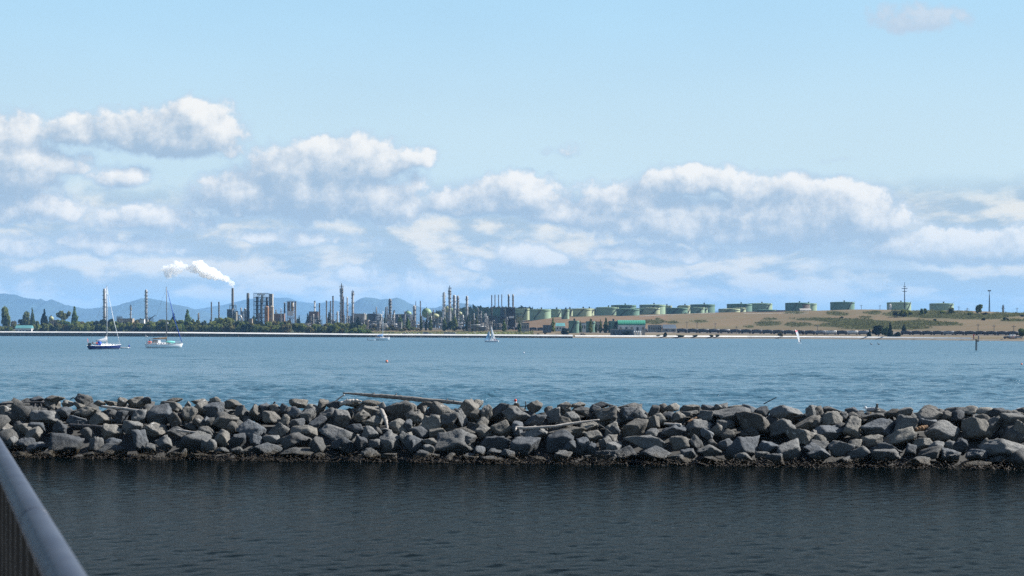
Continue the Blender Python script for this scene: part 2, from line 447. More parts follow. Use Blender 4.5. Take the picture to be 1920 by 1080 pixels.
# ------------------------------------------------------------------ water: real wavelets on two sheets, the sheltered side calmer
def wave_set(seed, count, lmin, lmax, slope, spread, wind):
    r = np.random.RandomState(seed)
    lam = np.exp(r.uniform(np.log(lmin), np.log(lmax), count))
    th = wind + r.normal(0, spread, count)
    kx, ky = 2 * np.pi / lam * np.cos(th), 2 * np.pi / lam * np.sin(th)
    a = slope * np.sqrt(2 / count) * lam / (2 * np.pi)
    return lam, kx, ky, a, r.uniform(0, 6.283, count)
def wave_z(X, Y, ws, step):
    lam, kx, ky, a, ph = ws
    warp = 1.2 * np.sin(X / 9.1 + .7 * np.sin(Y / 13)) + 1.2 * np.sin(Y / 7.7 + X / 17)
    gust = .75 + .45 * np.sin(X / 23 + 1.5 * np.sin(Y / 41)) * np.sin(Y / 31 + X / 57) + .2 * np.sin(Y / 9 + X / 40)
    z = np.zeros_like(X)
    for i in range(len(lam)):
        f = np.clip((lam[i] / (step * 2.2) - 1), 0, 1)
        if f.max() <= 0: continue
        q = kx[i] * X + ky[i] * Y + ph[i] + warp * .8
        z += f * a[i] * (np.sin(q) - .22 * np.cos(2 * q))
    return z * np.clip(gust * .8 + .18, .2, 1.6)
def water_mat(name, deep, rough, ior, micro, mscale, chop=0.0):
    m = bpy.data.materials.new(name); m.use_nodes = True
    nt = m.node_tree; nt.nodes.clear()
    out = N(nt, 'ShaderNodeOutputMaterial')
    p = N(nt, 'ShaderNodeBsdfPrincipled')
    g = N(nt, 'ShaderNodeNewGeometry')
    p.inputs['Base Color'].default_value = (*deep, 1)
    p.inputs['Roughness'].default_value = rough; p.inputs['IOR'].default_value = ior
    b = N(nt, 'ShaderNodeBump'); b.inputs['Strength'].default_value = 1; b.inputs['Distance'].default_value = micro
    v = VMath(nt, 'MULTIPLY', g.outputs['Position'], (.8, 1.25, 1))
    n1 = Noise(nt, v, mscale, 3, .6, .4)
    h = n1.outputs[0]
    if chop:
        n2 = Noise(nt, v, .75, 4, .6, .5)
        h = Math(nt, 'ADD', h, Math(nt, 'MULTIPLY', n2.outputs[0], chop / micro))
    nt.links.new(h, b.inputs['Height']); nt.links.new(b.outputs[0], p.inputs['Normal'])
    if chop:        # wavelets too small for the mesh far out become surface roughness
        sp = N(nt, 'ShaderNodeSeparateXYZ'); nt.links.new(g.outputs['Position'], sp.inputs[0])
        setin(nt, p.inputs['Roughness'], SmoothStep(nt, sp.outputs[1], 90, 700, rough, .30))
    nt.links.new(p.outputs[0], out.inputs[0])
    return m
def build_water():
    q = np.concatenate([np.linspace(-3.2, -.40, 14)[:-1], np.linspace(-.40, -.30, 40)[:-1], np.linspace(-.30, .30, 260), np.linspace(.30, .40, 40)[1:], np.linspace(.40, 3.2, 14)[1:]])
    # distance of the breakwater axis on each bearing
    axis0 = BA + BN * CREST_N
    den = np.clip(BN[0] * q + BN[1], .08, None)
    dA = np.clip((BN @ axis0) / den, 60, 125)
    end = D0(q * F + CX) + 34
    ws = wave_set(3, 60, .6, 4.0, .36, .50, R(-80))
    k = np.linspace(0, 1, 860)[:, None]
    Y = dA[None, :] * (end / dA)[None, :] ** k
    X = q[None, :] * Y
    Z = wave_z(X, Y, ws, Y * .0030) + wave_z(X, Y, wave_set(31, 26, 4, 13, .045, .34, R(-84)), Y * .0030)
    Z *= np.clip((end[None, :] - Y) / 30, .2, 1)
    m = water_mat('bay_water', (.040, .100, .142), .16, 1.33, .05, 3.2, .42)
    me = np_mesh('bay_water', np.stack([X, Y, Z], -1).reshape(-1, 3), grid_faces(len(k), len(q)), m)
    kind(link('bay_water', me), 'structure')
    ws2 = wave_set(8, 48, .25, 1.0, .085, .8, R(-68))
    k = np.concatenate([np.array([0, .3]), np.linspace(.5, 1, 420)])[:, None]
    near = 6.0
    Y = near * (dA[None, :] / near) ** k
    X = q[None, :] * Y
    Z = wave_z(X, Y, ws2, Y * .0028)
    Vx = [(-19.2, 6, -.02), (19.2, 6, -.02), (19.2, -3000, -.02), (-19.2, -3000, -.02), (3.2 * 860, 860, -.02), (6500, 860, -.02), (6500, -3000, -.02), (-3.2 * 1900, 1900, -.02), (-9000, 1900, -.02), (-9000, -3000, -.02)]
    m = water_mat('harbour_water', (.0008, .002, .0025), .06, HARBOUR_IOR, .009, 7.0)
    V = np.stack([X, Y, Z], -1).reshape(-1, 3); nv = len(V); Fq = grid_faces(len(k), len(q))
    ext = np.array([(0, 3, 2, 1), (1, 2, 6, 4), (4, 6, 5, 4), (0, 7, 9, 3), (7, 8, 9, 7)]) + nv
    ext[2] = [4 + nv, 6 + nv, 5 + nv, 4 + nv]
    me = np_mesh('harbour_water', np.concatenate([V, np.array(Vx)]), np.concatenate([Fq, ext[[0, 1, 3]]]), m)
    kind(link('harbour_water', me), 'structure')
HARBOUR_IOR = 1.026
build_water()

# ------------------------------------------------------------------ mountains far off
def ridge(name, pts, dist, depth, base_c, seed):
    r = np.random.RandomState(seed)
    xs = np.arange(-900, 2900, 4.0)
    hp = np.interp(xs, [a for a, b in pts], [b for a, b in pts])
    jit = np.zeros_like(xs)
    for l, a in ((90, 1.2), (37, .9), (17, .6), (9, .45)): jit += a * np.sin(xs / l * 6.28 + r.uniform(0, 6)) * (.6 + .4 * np.sin(xs / 140 + r.uniform(0, 6)))
    H = np.maximum((HY - hp + jit * .7) / F * dist + EYE, 6)
    rows = np.linspace(-1, 1, 25)
    V = []
    for t in rows:
        fall = (1 - abs(t)) ** .8
        n = 1 + .16 * np.sin(xs / 31 + 5 * t + seed) * abs(t) + .12 * np.sin(xs / 13 - 9 * t) * abs(t)
        Y = np.full_like(xs, dist + depth * t)
        V.append(np.stack([(xs - CX) / F * dist, Y, H * fall * n], -1))
    m = M(name, base_c, .95, .3, .002)
    kind(link(name, np_mesh(name, np.array(V).reshape(-1, 3), grid_faces(len(rows), len(xs)), m)), 'structure')
ridge('mountain_range', [(-900, 580), (-300, 566), (-100, 556), (0, 550), (20, 552), (32, 553), (42, 558), (70, 561), (77, 560), (86, 565), (97, 561), (107, 565), (118, 571), (135, 574), (160, 579), (190, 576),
    (215, 574), (235, 568), (262, 560), (283, 559.5), (300, 563), (330, 571), (350, 575), (380, 583), (400, 590), (440, 594), (540, 592), (620, 590), (650, 580), (668, 565), (682, 557.5), (700, 557), (712, 561), (735, 560), (746, 558.5),
    (766, 568), (790, 576), (815, 577), (845, 571), (862, 568), (880, 569), (900, 576), (930, 582), (980, 590), (1200, 596), (2000, 600), (2900, 600)], 18000, 1400, (.026, .046, .040), 4)
ridge('distant_mountain_range', [(-900, 590), (200, 586), (330, 586), (380, 578), (420, 571), (455, 563), (500, 557), (540, 558), (560, 566), (590, 569), (625, 563), (652, 569), (700, 575), (800, 579), (960, 581), (1080, 578),
    (1200, 579), (1290, 581), (1500, 586), (2900, 588)], 22500, 1400, (.026, .046, .042), 9)

# ------------------------------------------------------------------ air
def build_haze():
    mb = MB(); mb.box((0, 12000, 218.5), (44000, 26600, 451))
    m = bpy.data.materials.new('haze'); m.use_nodes = True
    nt = m.node_tree; nt.nodes.clear()
    o = N(nt, 'ShaderNodeOutputMaterial'); v = N(nt, 'ShaderNodeVolumePrincipled')
    v.inputs['Color'].default_value = (.28, .58, 1.0, 1); v.inputs['Density'].default_value = HAZE
    v.inputs['Anisotropy'].default_value = 0.0
    nt.links.new(v.outputs[0], o.inputs['Volume'])
    h = mb.build('haze', m); kind(h, 'stuff')
HAZE = 0.000036
build_haze()
# ------------------------------------------------------------------ breakwater of tumbled boulders
def ico(sub):
    bm = bmesh.new(); bmesh.ops.create_icosphere(bm, subdivisions=sub, radius=1)
    V = np.array([v.co[:] for v in bm.verts]); Fc = np.array([[v.index for v in f.verts] for f in bm.faces]); bm.free()
    return V, Fc
ICO = {s: ico(s) for s in (2, 3, 4, 5)}
def boulder_np(seed, w, h, dp, tilt, sub):
    """angular quarry stone: radial function of a random convex polyhedron, roughened"""
    r = np.random.RandomState(seed)
    V, Fc = ICO[sub]
    q_, _ = np.linalg.qr(r.normal(0, 1, (3, 3)))
    nrm = [q_[i] * s + r.normal(0, .16, 3) for i in range(3) for s in (-1, 1)]
    nrm += [r.normal(0, 1, 3) for _ in range(r.randint(3, 7))]
    nrm = np.array([n / np.linalg.norm(n) for n in nrm])
    off = np.concatenate([r.uniform(.50, .78, 6), r.uniform(.60, .95, len(nrm) - 6)])
    dn = V @ nrm.T
    q = np.where(dn > .05, off[None, :] / np.maximum(dn, .05), 9)
    qs = np.sort(q, 1)[:, :2]
    k = .022
    rad = qs[:, 0] - k * np.exp(-(qs[:, 1] - qs[:, 0]) / k) * .6
    rad = np.minimum(rad, 1.25)
    P = V * rad[:, None]
    n = np.zeros(len(V))
    for f, a in ((3.1, .030), (6.3, .030), (12.1, .022), (23., .013), (41., .008)):
        for _ in range(3):
            d = r.normal(0, 1, 3); d /= np.linalg.norm(d)
            n += a * np.sin(P @ d * f + r.uniform(0, 6.28)) * np.sin(P @ r.normal(0, 1, 3) * f * .6 + r.uniform(0, 6.28))
    # a ledge or two broken off
    for _ in range(r.randint(0, 3)):
        d = r.normal(0, 1, 3); d /= np.linalg.norm(d)
        n -= .05 * (1 / (1 + np.exp(-(P @ d - r.uniform(.15, .5)) * 30)))
    P = P * (1 + n)[:, None]
    sk = np.eye(3); sk[0, 2] = r.uniform(-.25, .25); sk[0, 1] = r.uniform(-.2, .2); P = P @ sk.T
    mx, mn = P.max(0), P.min(0)
    P = (P - (mx + mn) / 2) / ((mx - mn) / 2) * np.array([w / 2, dp / 2, h / 2])
    a = R(tilt); P = P @ np.array([[math.cos(a), 0, math.sin(a)], [0, 1, 0], [-math.sin(a), 0, math.cos(a)]])
    return P, Fc
def rock_mat(name, base, warm, pale=0.0):
    m = bpy.data.materials.new(name); m.use_nodes = True
    nt = m.node_tree; p = nt.nodes['Principled BSDF']
    g = N(nt, 'ShaderNodeNewGeometry'); pos = g.outputs['Position']
    oi = N(nt, 'ShaderNodeObjectInfo')
    off = VMath(nt, 'ADD', pos, VMath(nt, 'SCALE', (31., 17., 7.))); off.node.inputs[1].links[0].from_node.inputs['Scale'].default_value = 1
    nt.links.new(oi.outputs['Random'], off.node.inputs[1].links[0].from_node.inputs['Scale'])
    n1 = Noise(nt, off, 1.4, 6, .62).outputs[0]; n2 = Noise(nt, off, 9, 6, .7).outputs[0]; n3 = Noise(nt, off, 38, 3, .7).outputs[0]
    c = MixC(nt, SmoothStep(nt, n1, .32, .68), base, warm)
    c = MixC(nt, Math(nt, 'MULTIPLY', SmoothStep(nt, n2, .46, .68), .7), c, tuple(v * .40 for v in base))
    c = MixC(nt, Math(nt, 'MULTIPLY', SmoothStep(nt, n3, .58, .72), .5), c, tuple(min(1, v * 1.7) for v in warm))
    lich = Noise(nt, off, 3.1, 7, .7).outputs[0]
    c = MixC(nt, SmoothStep(nt, lich, .66 - pale, .76 - pale, 0, .8), c, (.36, .36, .345))
    hs = N(nt, 'ShaderNodeHueSaturation'); nt.links.new(c, hs.inputs['Color'])
    setin(nt, hs.inputs['Value'], Math(nt, 'ADD', .78, Math(nt, 'MULTIPLY', oi.outputs['Random'], .85)))
    c = hs.outputs[0]
    # tide line: wet stone, then brown rockweed just above the water
    sp = N(nt, 'ShaderNodeSeparateXYZ'); nt.links.new(pos, sp.inputs[0])
    nz = Noise(nt, pos, 2.2, 5, .65).outputs[0]
    z = Math(nt, 'SUBTRACT', sp.outputs[2], Math(nt, 'MULTIPLY', Math(nt, 'SUBTRACT', nz, .5), .75))
    wet = SmoothStep(nt, z, .85, .38)
    c = MixC(nt, Math(nt, 'MULTIPLY', wet, .62), c, (.030, .033, .030))
    weed = SmoothStep(nt, z, .46, .22)
    wn_ = Noise(nt, pos, 14, 4, .7).outputs[0]
    wc = MixC(nt, SmoothStep(nt, wn_, .4, .66), (.008, .007, .003), (.040, .026, .006))
    c = MixC(nt, weed, c, wc)
    nt.links.new(c, p.inputs['Base Color'])
    setin(nt, p.inputs['Roughness'], SmoothStep(nt, wet, 0, 1, .88, .5)); p.inputs['Specular IOR Level'].default_value = .3
    b = N(nt, 'ShaderNodeBump'); b.inputs['Strength'].default_value = 1.0; b.inputs['Distance'].default_value = .11
    h = Math(nt, 'ADD', Math(nt, 'MULTIPLY', n2, .7), Math(nt, 'MULTIPLY', n3, .3)); h = Math(nt, 'ADD', h, Math(nt, 'MULTIPLY', lich, .6))
    nt.links.new(h, b.inputs['Height']); nt.links.new(b.outputs[0], p.inputs['Normal'])
    return m
ROCK = [rock_mat('basalt_grey', (.092, .097, .100), (.135, .135, .128)), rock_mat('basalt_blue', (.064, .075, .087), (.098, .106, .114)),
        rock_mat('basalt_tan', (.118, .116, .108), (.16, .153, .135)), rock_mat('basalt_pale', (.10, .097, .09), (.14, .133, .118), .10)]

# the stones one can pick apart: strip, x, y, width, height (strip pixels, 4.8 to one photo pixel), tilt
STONES = {
0: '''45 275 140 160;200 215 200 110;440 190 190 130;330 140 150 60;500 130 170 60;620 175 120 70;750 150 170 110;710 190 110 60;770 250 210 90;700 325 200 90;570 255 150 90;410 305 260 130;
900 175 110 60;1000 175 120 50;1100 165 90 90;1230 170 170 110;1320 150 90 70;910 320 230 120;1090 300 120 120;1250 310 180 140 20;1430 275 230 170;1560 150 170 50;1550 200 220 90;1570 330 130 150;1690 190 60 70;
1790 165 150 60;1850 220 200 130 15;1710 290 130 170;1800 350 140 90 -40;1890 350 70 100;65 440 150 160;210 400 190 110;330 390 150 80;540 400 130 140;790 450 110 120;1010 430 190 130;1190 390 190 130;1260 530 170 220;
1380 410 230 120;1600 440 200 110;1850 430 150 100;120 520 90 90;290 470 180 120 25;240 540 180 110;330 580 170 110 30;590 550 310 230;870 560 150 160;1015 525 140 80;1010 610 260 130;1470 540 160 150;1350 590 130 100 -30;
1750 540 280 210;1645 630 70 90;1900 560 100 120;200 640 200 60;400 630 180 70;800 640 120 60;1250 650 180 40;1560 640 150 60;1800 650 200 50''',
1: '''110 150 110 70;90 235 230 130 18;255 185 200 90;20 340 80 90;210 340 220 130;350 270 110 150;265 395 100 110;470 260 130 150;560 215 110 80;650 215 110 70;720 220 90 90;860 175 170 80;980 225 150 90;1080 200 90 120;
620 310 190 110 -30;690 420 180 150;740 330 80 110;830 260 120 110;950 280 130 130;850 350 130 70;1035 360 190 100 35;1150 290 190 140;1250 310 180 150 -35;1190 195 160 80;1340 180 150 60;1430 290 150 110;1480 230 230 110;
1520 170 170 60;1620 210 80 100;1780 240 260 160;1880 300 110 110;1540 340 190 100;1370 400 160 90;1510 445 150 130;1790 380 220 120;1680 540 190 220;1830 500 130 140;1890 560 80 160;40 440 130 100;180 490 130 150;
440 410 240 170;310 510 150 130;475 520 110 130;615 500 170 80;910 430 230 120 12;830 515 280 150;1220 470 330 180;1040 560 140 160;1280 560 240 140 -20;1430 540 110 160;1550 550 110 100;1510 640 170 110;570 590 270 110;
840 630 290 110;320 620 130 100;170 600 130 60;380 630 60 60;30 560 100 130;1040 650 110 60;1680 660 130 70;60 610 80 40''',
2: '''40 235 160 120;160 240 60 90;80 300 160 110;180 190 170 60;320 240 220 140;560 230 200 170;620 190 160 90;390 340 170 150;510 310 100 170;630 290 110 120;730 280 100 170;240 370 190 170;20 380 90 110;130 440 150 140 25;
300 450 180 100;520 430 200 70;690 360 120 110;710 430 150 120;840 250 220 120 20;1000 280 240 150;920 225 180 70;860 410 190 160;1010 410 100 140;1165 215 130 130;1170 330 180 110;1160 450 230 140;1340 280 140 140;
1290 230 80 60;1430 225 130 110;1550 190 140 50;1600 250 170 90;1700 220 110 70;1760 190 150 60;1510 300 140 90;1440 350 130 110;1820 290 190 150 15;1890 240 80 80;1650 390 160 90;1860 420 120 150;1450 440 330 90;
1390 520 230 180;1085 575 250 180;430 540 340 220 12;560 500 150 110;790 540 300 120;90 540 180 150;20 500 90 120;230 520 160 60;215 590 100 80;180 650 230 110;390 675 130 80 20;570 660 170 70;670 620 90 110;
800 620 150 80;920 640 120 100;780 685 190 70;1210 680 110 50;1410 660 170 110;1510 580 180 170;1610 560 120 140;1690 590 80 120;1700 480 170 110;1815 560 130 160;1860 500 100 80;1890 570 70 70;1830 660 240 120;1640 670 80 50;980 680 90 60''',
3: '''190 210 220 80;60 240 120 110;40 310 120 130;180 270 160 130 20;280 270 130 120;410 240 110 100;490 220 100 80;575 215 130 80;730 230 180 80;470 320 120 110;560 290 150 80;640 300 180 100;720 270 180 80;240 400 230 150;
50 420 110 110;390 360 140 140;400 440 110 80;590 420 220 120;810 390 220 150;900 220 120 70;990 215 70 60;1050 220 70 60;1160 230 200 70;1130 280 370 130;900 300 160 120;1270 240 130 90;1060 360 160 90;1000 410 130 110;
1310 360 320 180 -10;1390 260 130 110;1610 260 290 120;1570 400 240 160;1790 370 270 120 15;1850 270 140 150;1750 480 280 130;1080 460 120 100;890 450 120 90;950 530 100 60;340 530 380 140 -10;400 640 290 150;
650 540 190 130 -20;790 540 130 150;910 610 200 110;1210 580 270 220;1060 550 130 110;1440 575 170 110;1630 610 220 150 20;1850 590 180 110;1890 660 110 80;1500 690 160 110;1390 640 120 60;1230 680 180 110;940 700 230 80;
620 680 240 110;160 640 160 130 25;50 620 130 170;80 560 90 80;30 500 110 80;720 640 120 100''',
4: '''60 265 130 130;200 240 170 60;370 240 110 60;190 320 170 140;290 290 90 70;390 290 130 70;30 360 110 80;140 440 310 140 15;370 400 170 190;560 290 220 50;730 265 140 80;830 260 150 80;610 390 320 140;840 400 230 220;
1090 290 230 140;1050 330 150 100;1220 290 110 90;1310 290 150 90 25;1430 240 170 80;1560 240 180 60;1680 260 140 80;1560 320 130 90;1650 370 180 110 35;1490 400 220 190;1830 330 230 160 15;1850 270 140 60;1900 420 150 160;
1180 430 300 180;780 490 290 130 25;550 510 180 90;670 590 290 120 10;270 590 200 130;90 510 110 110;20 470 90 110;90 580 200 130;70 650 190 130;400 540 120 80;450 650 210 160;310 700 140 80;690 660 280 130;900 590 110 100;
1010 540 150 100;1130 570 140 100;1070 630 230 90 15;1250 550 120 80;1240 640 180 130;1350 570 140 130 20;1490 650 180 110;1580 550 110 110;1760 590 400 160;1850 690 180 110;1700 690 200 80;950 700 220 90;1480 720 250 50'''}
def bw_point(px, py, push):
    """where the sight line meets the front slope (or the crest) of the breakwater, pushed inward"""
    d = ray(px, py); O = np.array([0, 0, EYE])
    nd = BN[0] * d[0] + BN[1] * d[1]; n0 = -(BN @ BA); k = CREST_Z / CREST_N
    t = (k * n0 - EYE) / (d[2] - k * nd)
    n = n0 + t * nd
    if n > CREST_N or t < 0:
        t = (CREST_N + .2 - n0) / nd
    t += push
    return O + d * t
def build_breakwater():
    rnd = random.Random(5)
    root = thing('breakwater', 'long low breakwater of tumbled grey boulders with brown weed at the waterline', 'breakwater', (0, 85, 0), px=960)
    off = np.array([0, 85, 0])
    count = 0
    spots = []
    for s, txt in STONES.items():
        for it in txt.replace('\n', '').split(';'):
            q = [float(v) for v in it.split()]
            spots.append((s * 380 + q[0] / 4.8, 720 + q[1] / 4.8, q[2] / 4.8, q[3] / 4.8, q[4] if len(q) > 4 else rnd.uniform(-9, 9)))
    spots.sort(key=lambda a: -a[2] * a[3])
    rest = spots[299:]
    for i, (px, py, w, h, tl) in enumerate(spots[:299]):
        d = 86.0; k = d / F
        W, H = w * k * 1.12, h * k * 1.16
        Dp = .5 * (W + H) * rnd.uniform(.9, 1.2)
        P = bw_point(px, py, Dp * rnd.uniform(.02, .42))
        V, Fc = boulder_np(100 + i, W, H, Dp, tl, 4 if i < 170 else 3)
        low = py > 720 + (px / 1920 * 20 + 100)
        mt = ROCK[rnd.choice([1, 1, 0, 0]) if low else rnd.choice([0, 2, 0, 1, 2, 3])]
        link('boulder', np_mesh('boulder', V, Fc, mt), root, P - off)
    # smaller stones that chink the gaps, back slope and the stretches beyond the picture
    Vs, Fs, o = [], [], 0
    L = np.linalg.norm(BB - BA)
    todo = [('px', r_) for r_ in rest]
    for i in range(1500):
        t = rnd.uniform(-14, L + 14)
        inside = 0 < t < L
        n = rnd.uniform(.9 if inside else -.6, 11.5)
        if n < CREST_N: z = n * CREST_Z / CREST_N; n2 = n
        elif n < 7: z = CREST_Z
        else: z = CREST_Z - (n - 7) * .5
        size = rnd.uniform(.45, .85) if inside and n < 7 else rnd.uniform(.8, 1.5)
        todo.append(('bw', (t, n, z - (.35 if not inside or n > 7 else .45 if n > 3.6 else 1.15), size)))
    for i, (kd, a) in enumerate(todo):
        if kd == 'px':
            px, py, w, h, tl = a; k = 86 / F
            P = bw_point(px, py, .3); V, Fc = boulder_np(3000 + i, w * k * 1.15, h * k * 1.2, (w + h) * k * .55, tl, 3)
        else:
            t, n, z, size = a
            P = np.array(bw(n, t, z)); V, Fc = boulder_np(3000 + i, size * rnd.uniform(.9, 1.4), size * rnd.uniform(.6, .9), size, rnd.uniform(-30, 30), 2)
            c, s_ = math.cos(i), math.sin(i); V = V @ np.array([[c, s_, 0], [-s_, c, 0], [0, 0, 1]])
        Vs.append(V + P - off); Fs.append(Fc + o); o += len(V)
    kind(link('rubble', np_mesh('rubble', np.concatenate(Vs), np.concatenate(Fs), ROCK[0]), root), 'stuff')
    # inner mound, coloured darker to stand for shadow in the gaps
    mb = MB()
    prof = [(-.2, -1.5), (.7, -.3), (CREST_N, CREST_Z - 1.0), (7, CREST_Z - 1.0), (11.5, -.8), (13, -2)]
    vs, fs = [], []
    for t in (-16, L + 16):
        for n, z in prof:
            p = bw(n, t, z); vs.append((p.x, p.y - 85, p.z))
    m_ = len(prof); fs = [(i, i + 1, i + 1 + m_, i + m_) for i in range(m_ - 1)] + [tuple(range(m_)), tuple(range(2 * m_ - 1, m_ - 1, -1))]
    mb.add(vs, fs); mb.build('core', M('core_gap_shade', (.05, .05, .048), .95), root)
    # rockweed hanging along the waterline
    r = np.random.RandomState(2); V = []; Fq = []
    nw = 9000
    t = r.uniform(-8, L + 8, nw); n = r.normal(.12, .26, nw); z = np.maximum(n * .46, 0) + r.uniform(-.03, .16, nw)
    cl = .5 + .5 * np.sin(t * 2.1 + 1.7 * np.sin(t * .7)) * np.sin(t * .93 + 2)
    for i in range(nw):
        if r.rand() > cl[i] + .25: continue
        p = np.array(bw(n[i] - .1, t[i], z[i])) - off
        a = r.uniform(0, 6.28); s1 = r.uniform(.010, .03); dr = np.array([math.cos(a), math.sin(a), 0]) * s1
        up = np.array([r.normal(0, .13), -r.uniform(.02, .14), -r.uniform(.0, .10)])
        b = len(V); V += [p - dr, p + dr, p + dr * .8 + up, p - dr * .8 + up * 1.1]; Fq.append((b, b + 1, b + 2, b + 3))
    kind(link('rockweed', np_mesh('rockweed', V, Fq, M('rockweed', (.014, .0085, .0025), .8, .6, 3.0, c2=(.005, .004, .002))), root), 'stuff')
build_breakwater()
# ------------------------------------------------------------------ materials of the works
m_silver = M('aluminium_cladding', (.36, .36, .355), .45, .25, .08, .2)
m_grey = M('grey_steel', (.17, .17, .165), .6, .35, .1)
m_dark = M('dark_steel', (.055, .055, .055), .7, .35, .15)
m_stack = M('stack_concrete', (.19, .175, .15), .85, .2, .05)
m_rust = M('rusted_steel', (.19, .105, .06), .8, .4, .12)
m_brown = M('brown_steel', (.12, .095, .075), .8, .3, .1)
m_white = M('white_paint', (.62, .62, .60), .6, .12, .2)
m_cream = M('cream_silo', (.34, .31, .245), .7, .25, .08)
m_orange = M('orange_silo', (.30, .17, .085), .75, .35, .08, c2=(.20, .10, .045))
m_conc = M('pale_concrete', (.30, .285, .255), .9, .2, .1)
m_tan = M('tan_cladding', (.30, .24, .175), .8, .2, .1)
m_pink = M('primer_red', (.20, .135, .115), .8, .25, .1)
m_teal = M('teal_roof', (.10, .27, .27), .55, .2, .1)
m_green = M('tank_green', (.24, .335, .225), .6, .14, .03)
m_pale = M('tank_pale_green', (.34, .385, .24), .6, .12, .03)
m_deep = M('tank_deep_green', (.11, .20, .15), .6, .16, .03)
m_sphere = M('sphere_green', (.17, .25, .12), .55, .12, .03)
m_yellow = M('pale_yellow', (.30, .31, .16), .6, .12, .05)
m_navytank = M('blue_grey_steel', (.075, .10, .13), .6, .25, .05)
m_glass = M('dark_window', (.03, .035, .04), .2, .2, 1)
m_wood = M('weathered_timber', (.20, .17, .14), .9, .35, .5)
m_whitewood = M('bleached_deck', (.80, .78, .73), .85, .10, .1)

def base_pt(px, d, py=None):
    X = PX(px, d); return X, d, tz(X, d)

def ring(mb, r0, r1, z, th, a0, a1, n=14):
    mb.lathe([(r0, z), (r1, z), (r1, z + th), (r0, z + th), (r0, z)], n, (0, 0, 0), a0, a1)

def column(px, w, ytop, d, label, mat, name='process_tower', cat='tower', plats=6, cap='dome', pipe=True, skirt=None, cage=True, head=0.0, band=None, group=None):
    X, Y, z = base_pt(px, d); r = w * d / F / 2; H = PZ(ytop, d) - z
    rd = random.Random(int(px * 10))
    t = thing(name, label, cat, (X, Y, z), 0, group, px)
    hs = H * .30 if skirt else 0
    prof = [(r, hs - .3), (r, H - r * .6), (r * .8, H - r * .2), (r * .35, H), (0.01, H)] if cap == 'dome' else [(r, hs - .3), (r, H), (r * .86, H), (r * .86, H - 1.5)]
    MB().lathe(prof, 20).build('shell', mat, t, True)
    if skirt: MB().lathe([(r * 1.04, -.5), (r * 1.04, hs)], 18).build('lower_shell', skirt, t, True)
    if pipe:
        a = rd.uniform(-2.6, -.5); pr = max(.28, r * .18)
        x, y = math.cos(a) * (r + pr * 1.5), math.sin(a) * (r + pr * 1.5)
        MB().tube([(x, y, 0), (x, y, H - r * .4), (x * .5, y * .5, H + pr), (0, 0, H - .1)], pr, 7).build('riser_pipe', m_silver if rd.random() < .6 else m_grey, t, True)
    if plats:
        for i in range(plats):
            zz = H * (.22 + .76 * (i + rd.uniform(0, .35)) / plats)
            a0 = rd.uniform(0, 6.28); a1 = a0 + rd.uniform(2.2, 5.2)
            mb = MB(); ring(mb, r * 1.0, r * 1.0 + max(1.0, r * .55), zz, .3, a0, a1)
            rr = r + max(1.0, r * .55) - .06
            mb.lathe([(rr - .05, zz + 1.0), (rr + .05, zz + 1.0), (rr + .05, zz + 1.14), (rr - .05, zz + 1.14), (rr - .05, zz + 1.0)], 14, (0, 0, 0), a0, a1)
            for k in range(6):
                q = a0 + (a1 - a0) * k / 5; mb.tube([(rr * math.cos(q), rr * math.sin(q), zz + .2), (rr * math.cos(q), rr * math.sin(q), zz + 1.1)], .07, 4)
            mb.build('platform', m_grey, t)
    if cage:
        a = rd.uniform(-2.4, -.7); x, y = math.cos(a) * (r + .4), math.sin(a) * (r + .4)
        mb = MB()
        for s in (-.3, .3): mb.tube([(x + s, y, .2), (x + s, y, H - .5)], .07, 4)
        k = 1.2
        while k < H - 1: mb.box((x, y - .03, k), (.55, .07, .09)); k += 1.4
        mb.build('ladder', m_dark, t)
    if head:
        mb = MB()
        for k in range(4):
            q = k * 1.57 + .5; mb.tube([(r * 1.2 * math.cos(q), r * 1.2 * math.sin(q), H - head), (r * 1.2 * math.cos(q), r * 1.2 * math.sin(q), H + head * .5)], .16, 4)
        ring(mb, r * .9, r * 1.5, H - head * .4, .3, 0, None); ring(mb, r * .9, r * 1.5, H + head * .3, .25, 0, None)
        mb.tube([(0, 0, H - 1), (0, 0, H + head * .9)], r * .3, 6)
        mb.build('top_frame', m_dark, t)
    if band:
        MB().lathe([(r * 1.03, H * band[0]), (r * 1.03, H * band[1])], 18).build('band', m_white, t, True)
    return t

def stack(px, w, ytop, d, label, mat, lip=True, tip=None, lower=None, taper=.0, collars=0, group=None, name='chimney_stack'):
    X, Y, z = base_pt(px, d); r = w * d / F / 2; H = PZ(ytop, d) - z
    t = thing(name, label, 'chimney', (X, Y, z), 0, group, px)
    split = .5 if lower else 0
    MB().lathe([(r * (1 + taper * (1 - split)), H * split - (.5 if not split else 0)), (r, H - .2), (r, H), (r * .8, H), (r * .8, H - 3)], 18).build('shaft', mat, t, True)
    if lower: MB().lathe([(r * (1.12 + taper), -.5), (r * (1.12 + taper * .5), H * split + .05)], 18).build('lower_shaft', lower, t, True)
    if tip: MB().lathe([(r * 1.1, H - H * .06), (r * 1.14, H + .05), (r * .8, H + .05), (r * .8, H - 1)], 18).build('tip', tip, t, True)
    elif lip: MB().lathe([(r * 1.02, H - 1.1), (r * 1.16, H - 1.1), (r * 1.16, H + .05), (r * .8, H + .05)], 18).build('lip', m_dark, t)
    for k in range(collars):
        zz = H * (k + .7) / (collars + .4); mb = MB(); ring(mb, r * 1.0, r * 1.32, zz, .4, 0, None); mb.build('collar', m_grey, t)
    mb = MB()
    for s in (-.25, .25): mb.tube([(s, -r * 1.12 - .15, 0), (s, -r * 1.05 - .12, H - 1)], .06, 4)
    mb.build('ladder', m_dark, t)
    return t

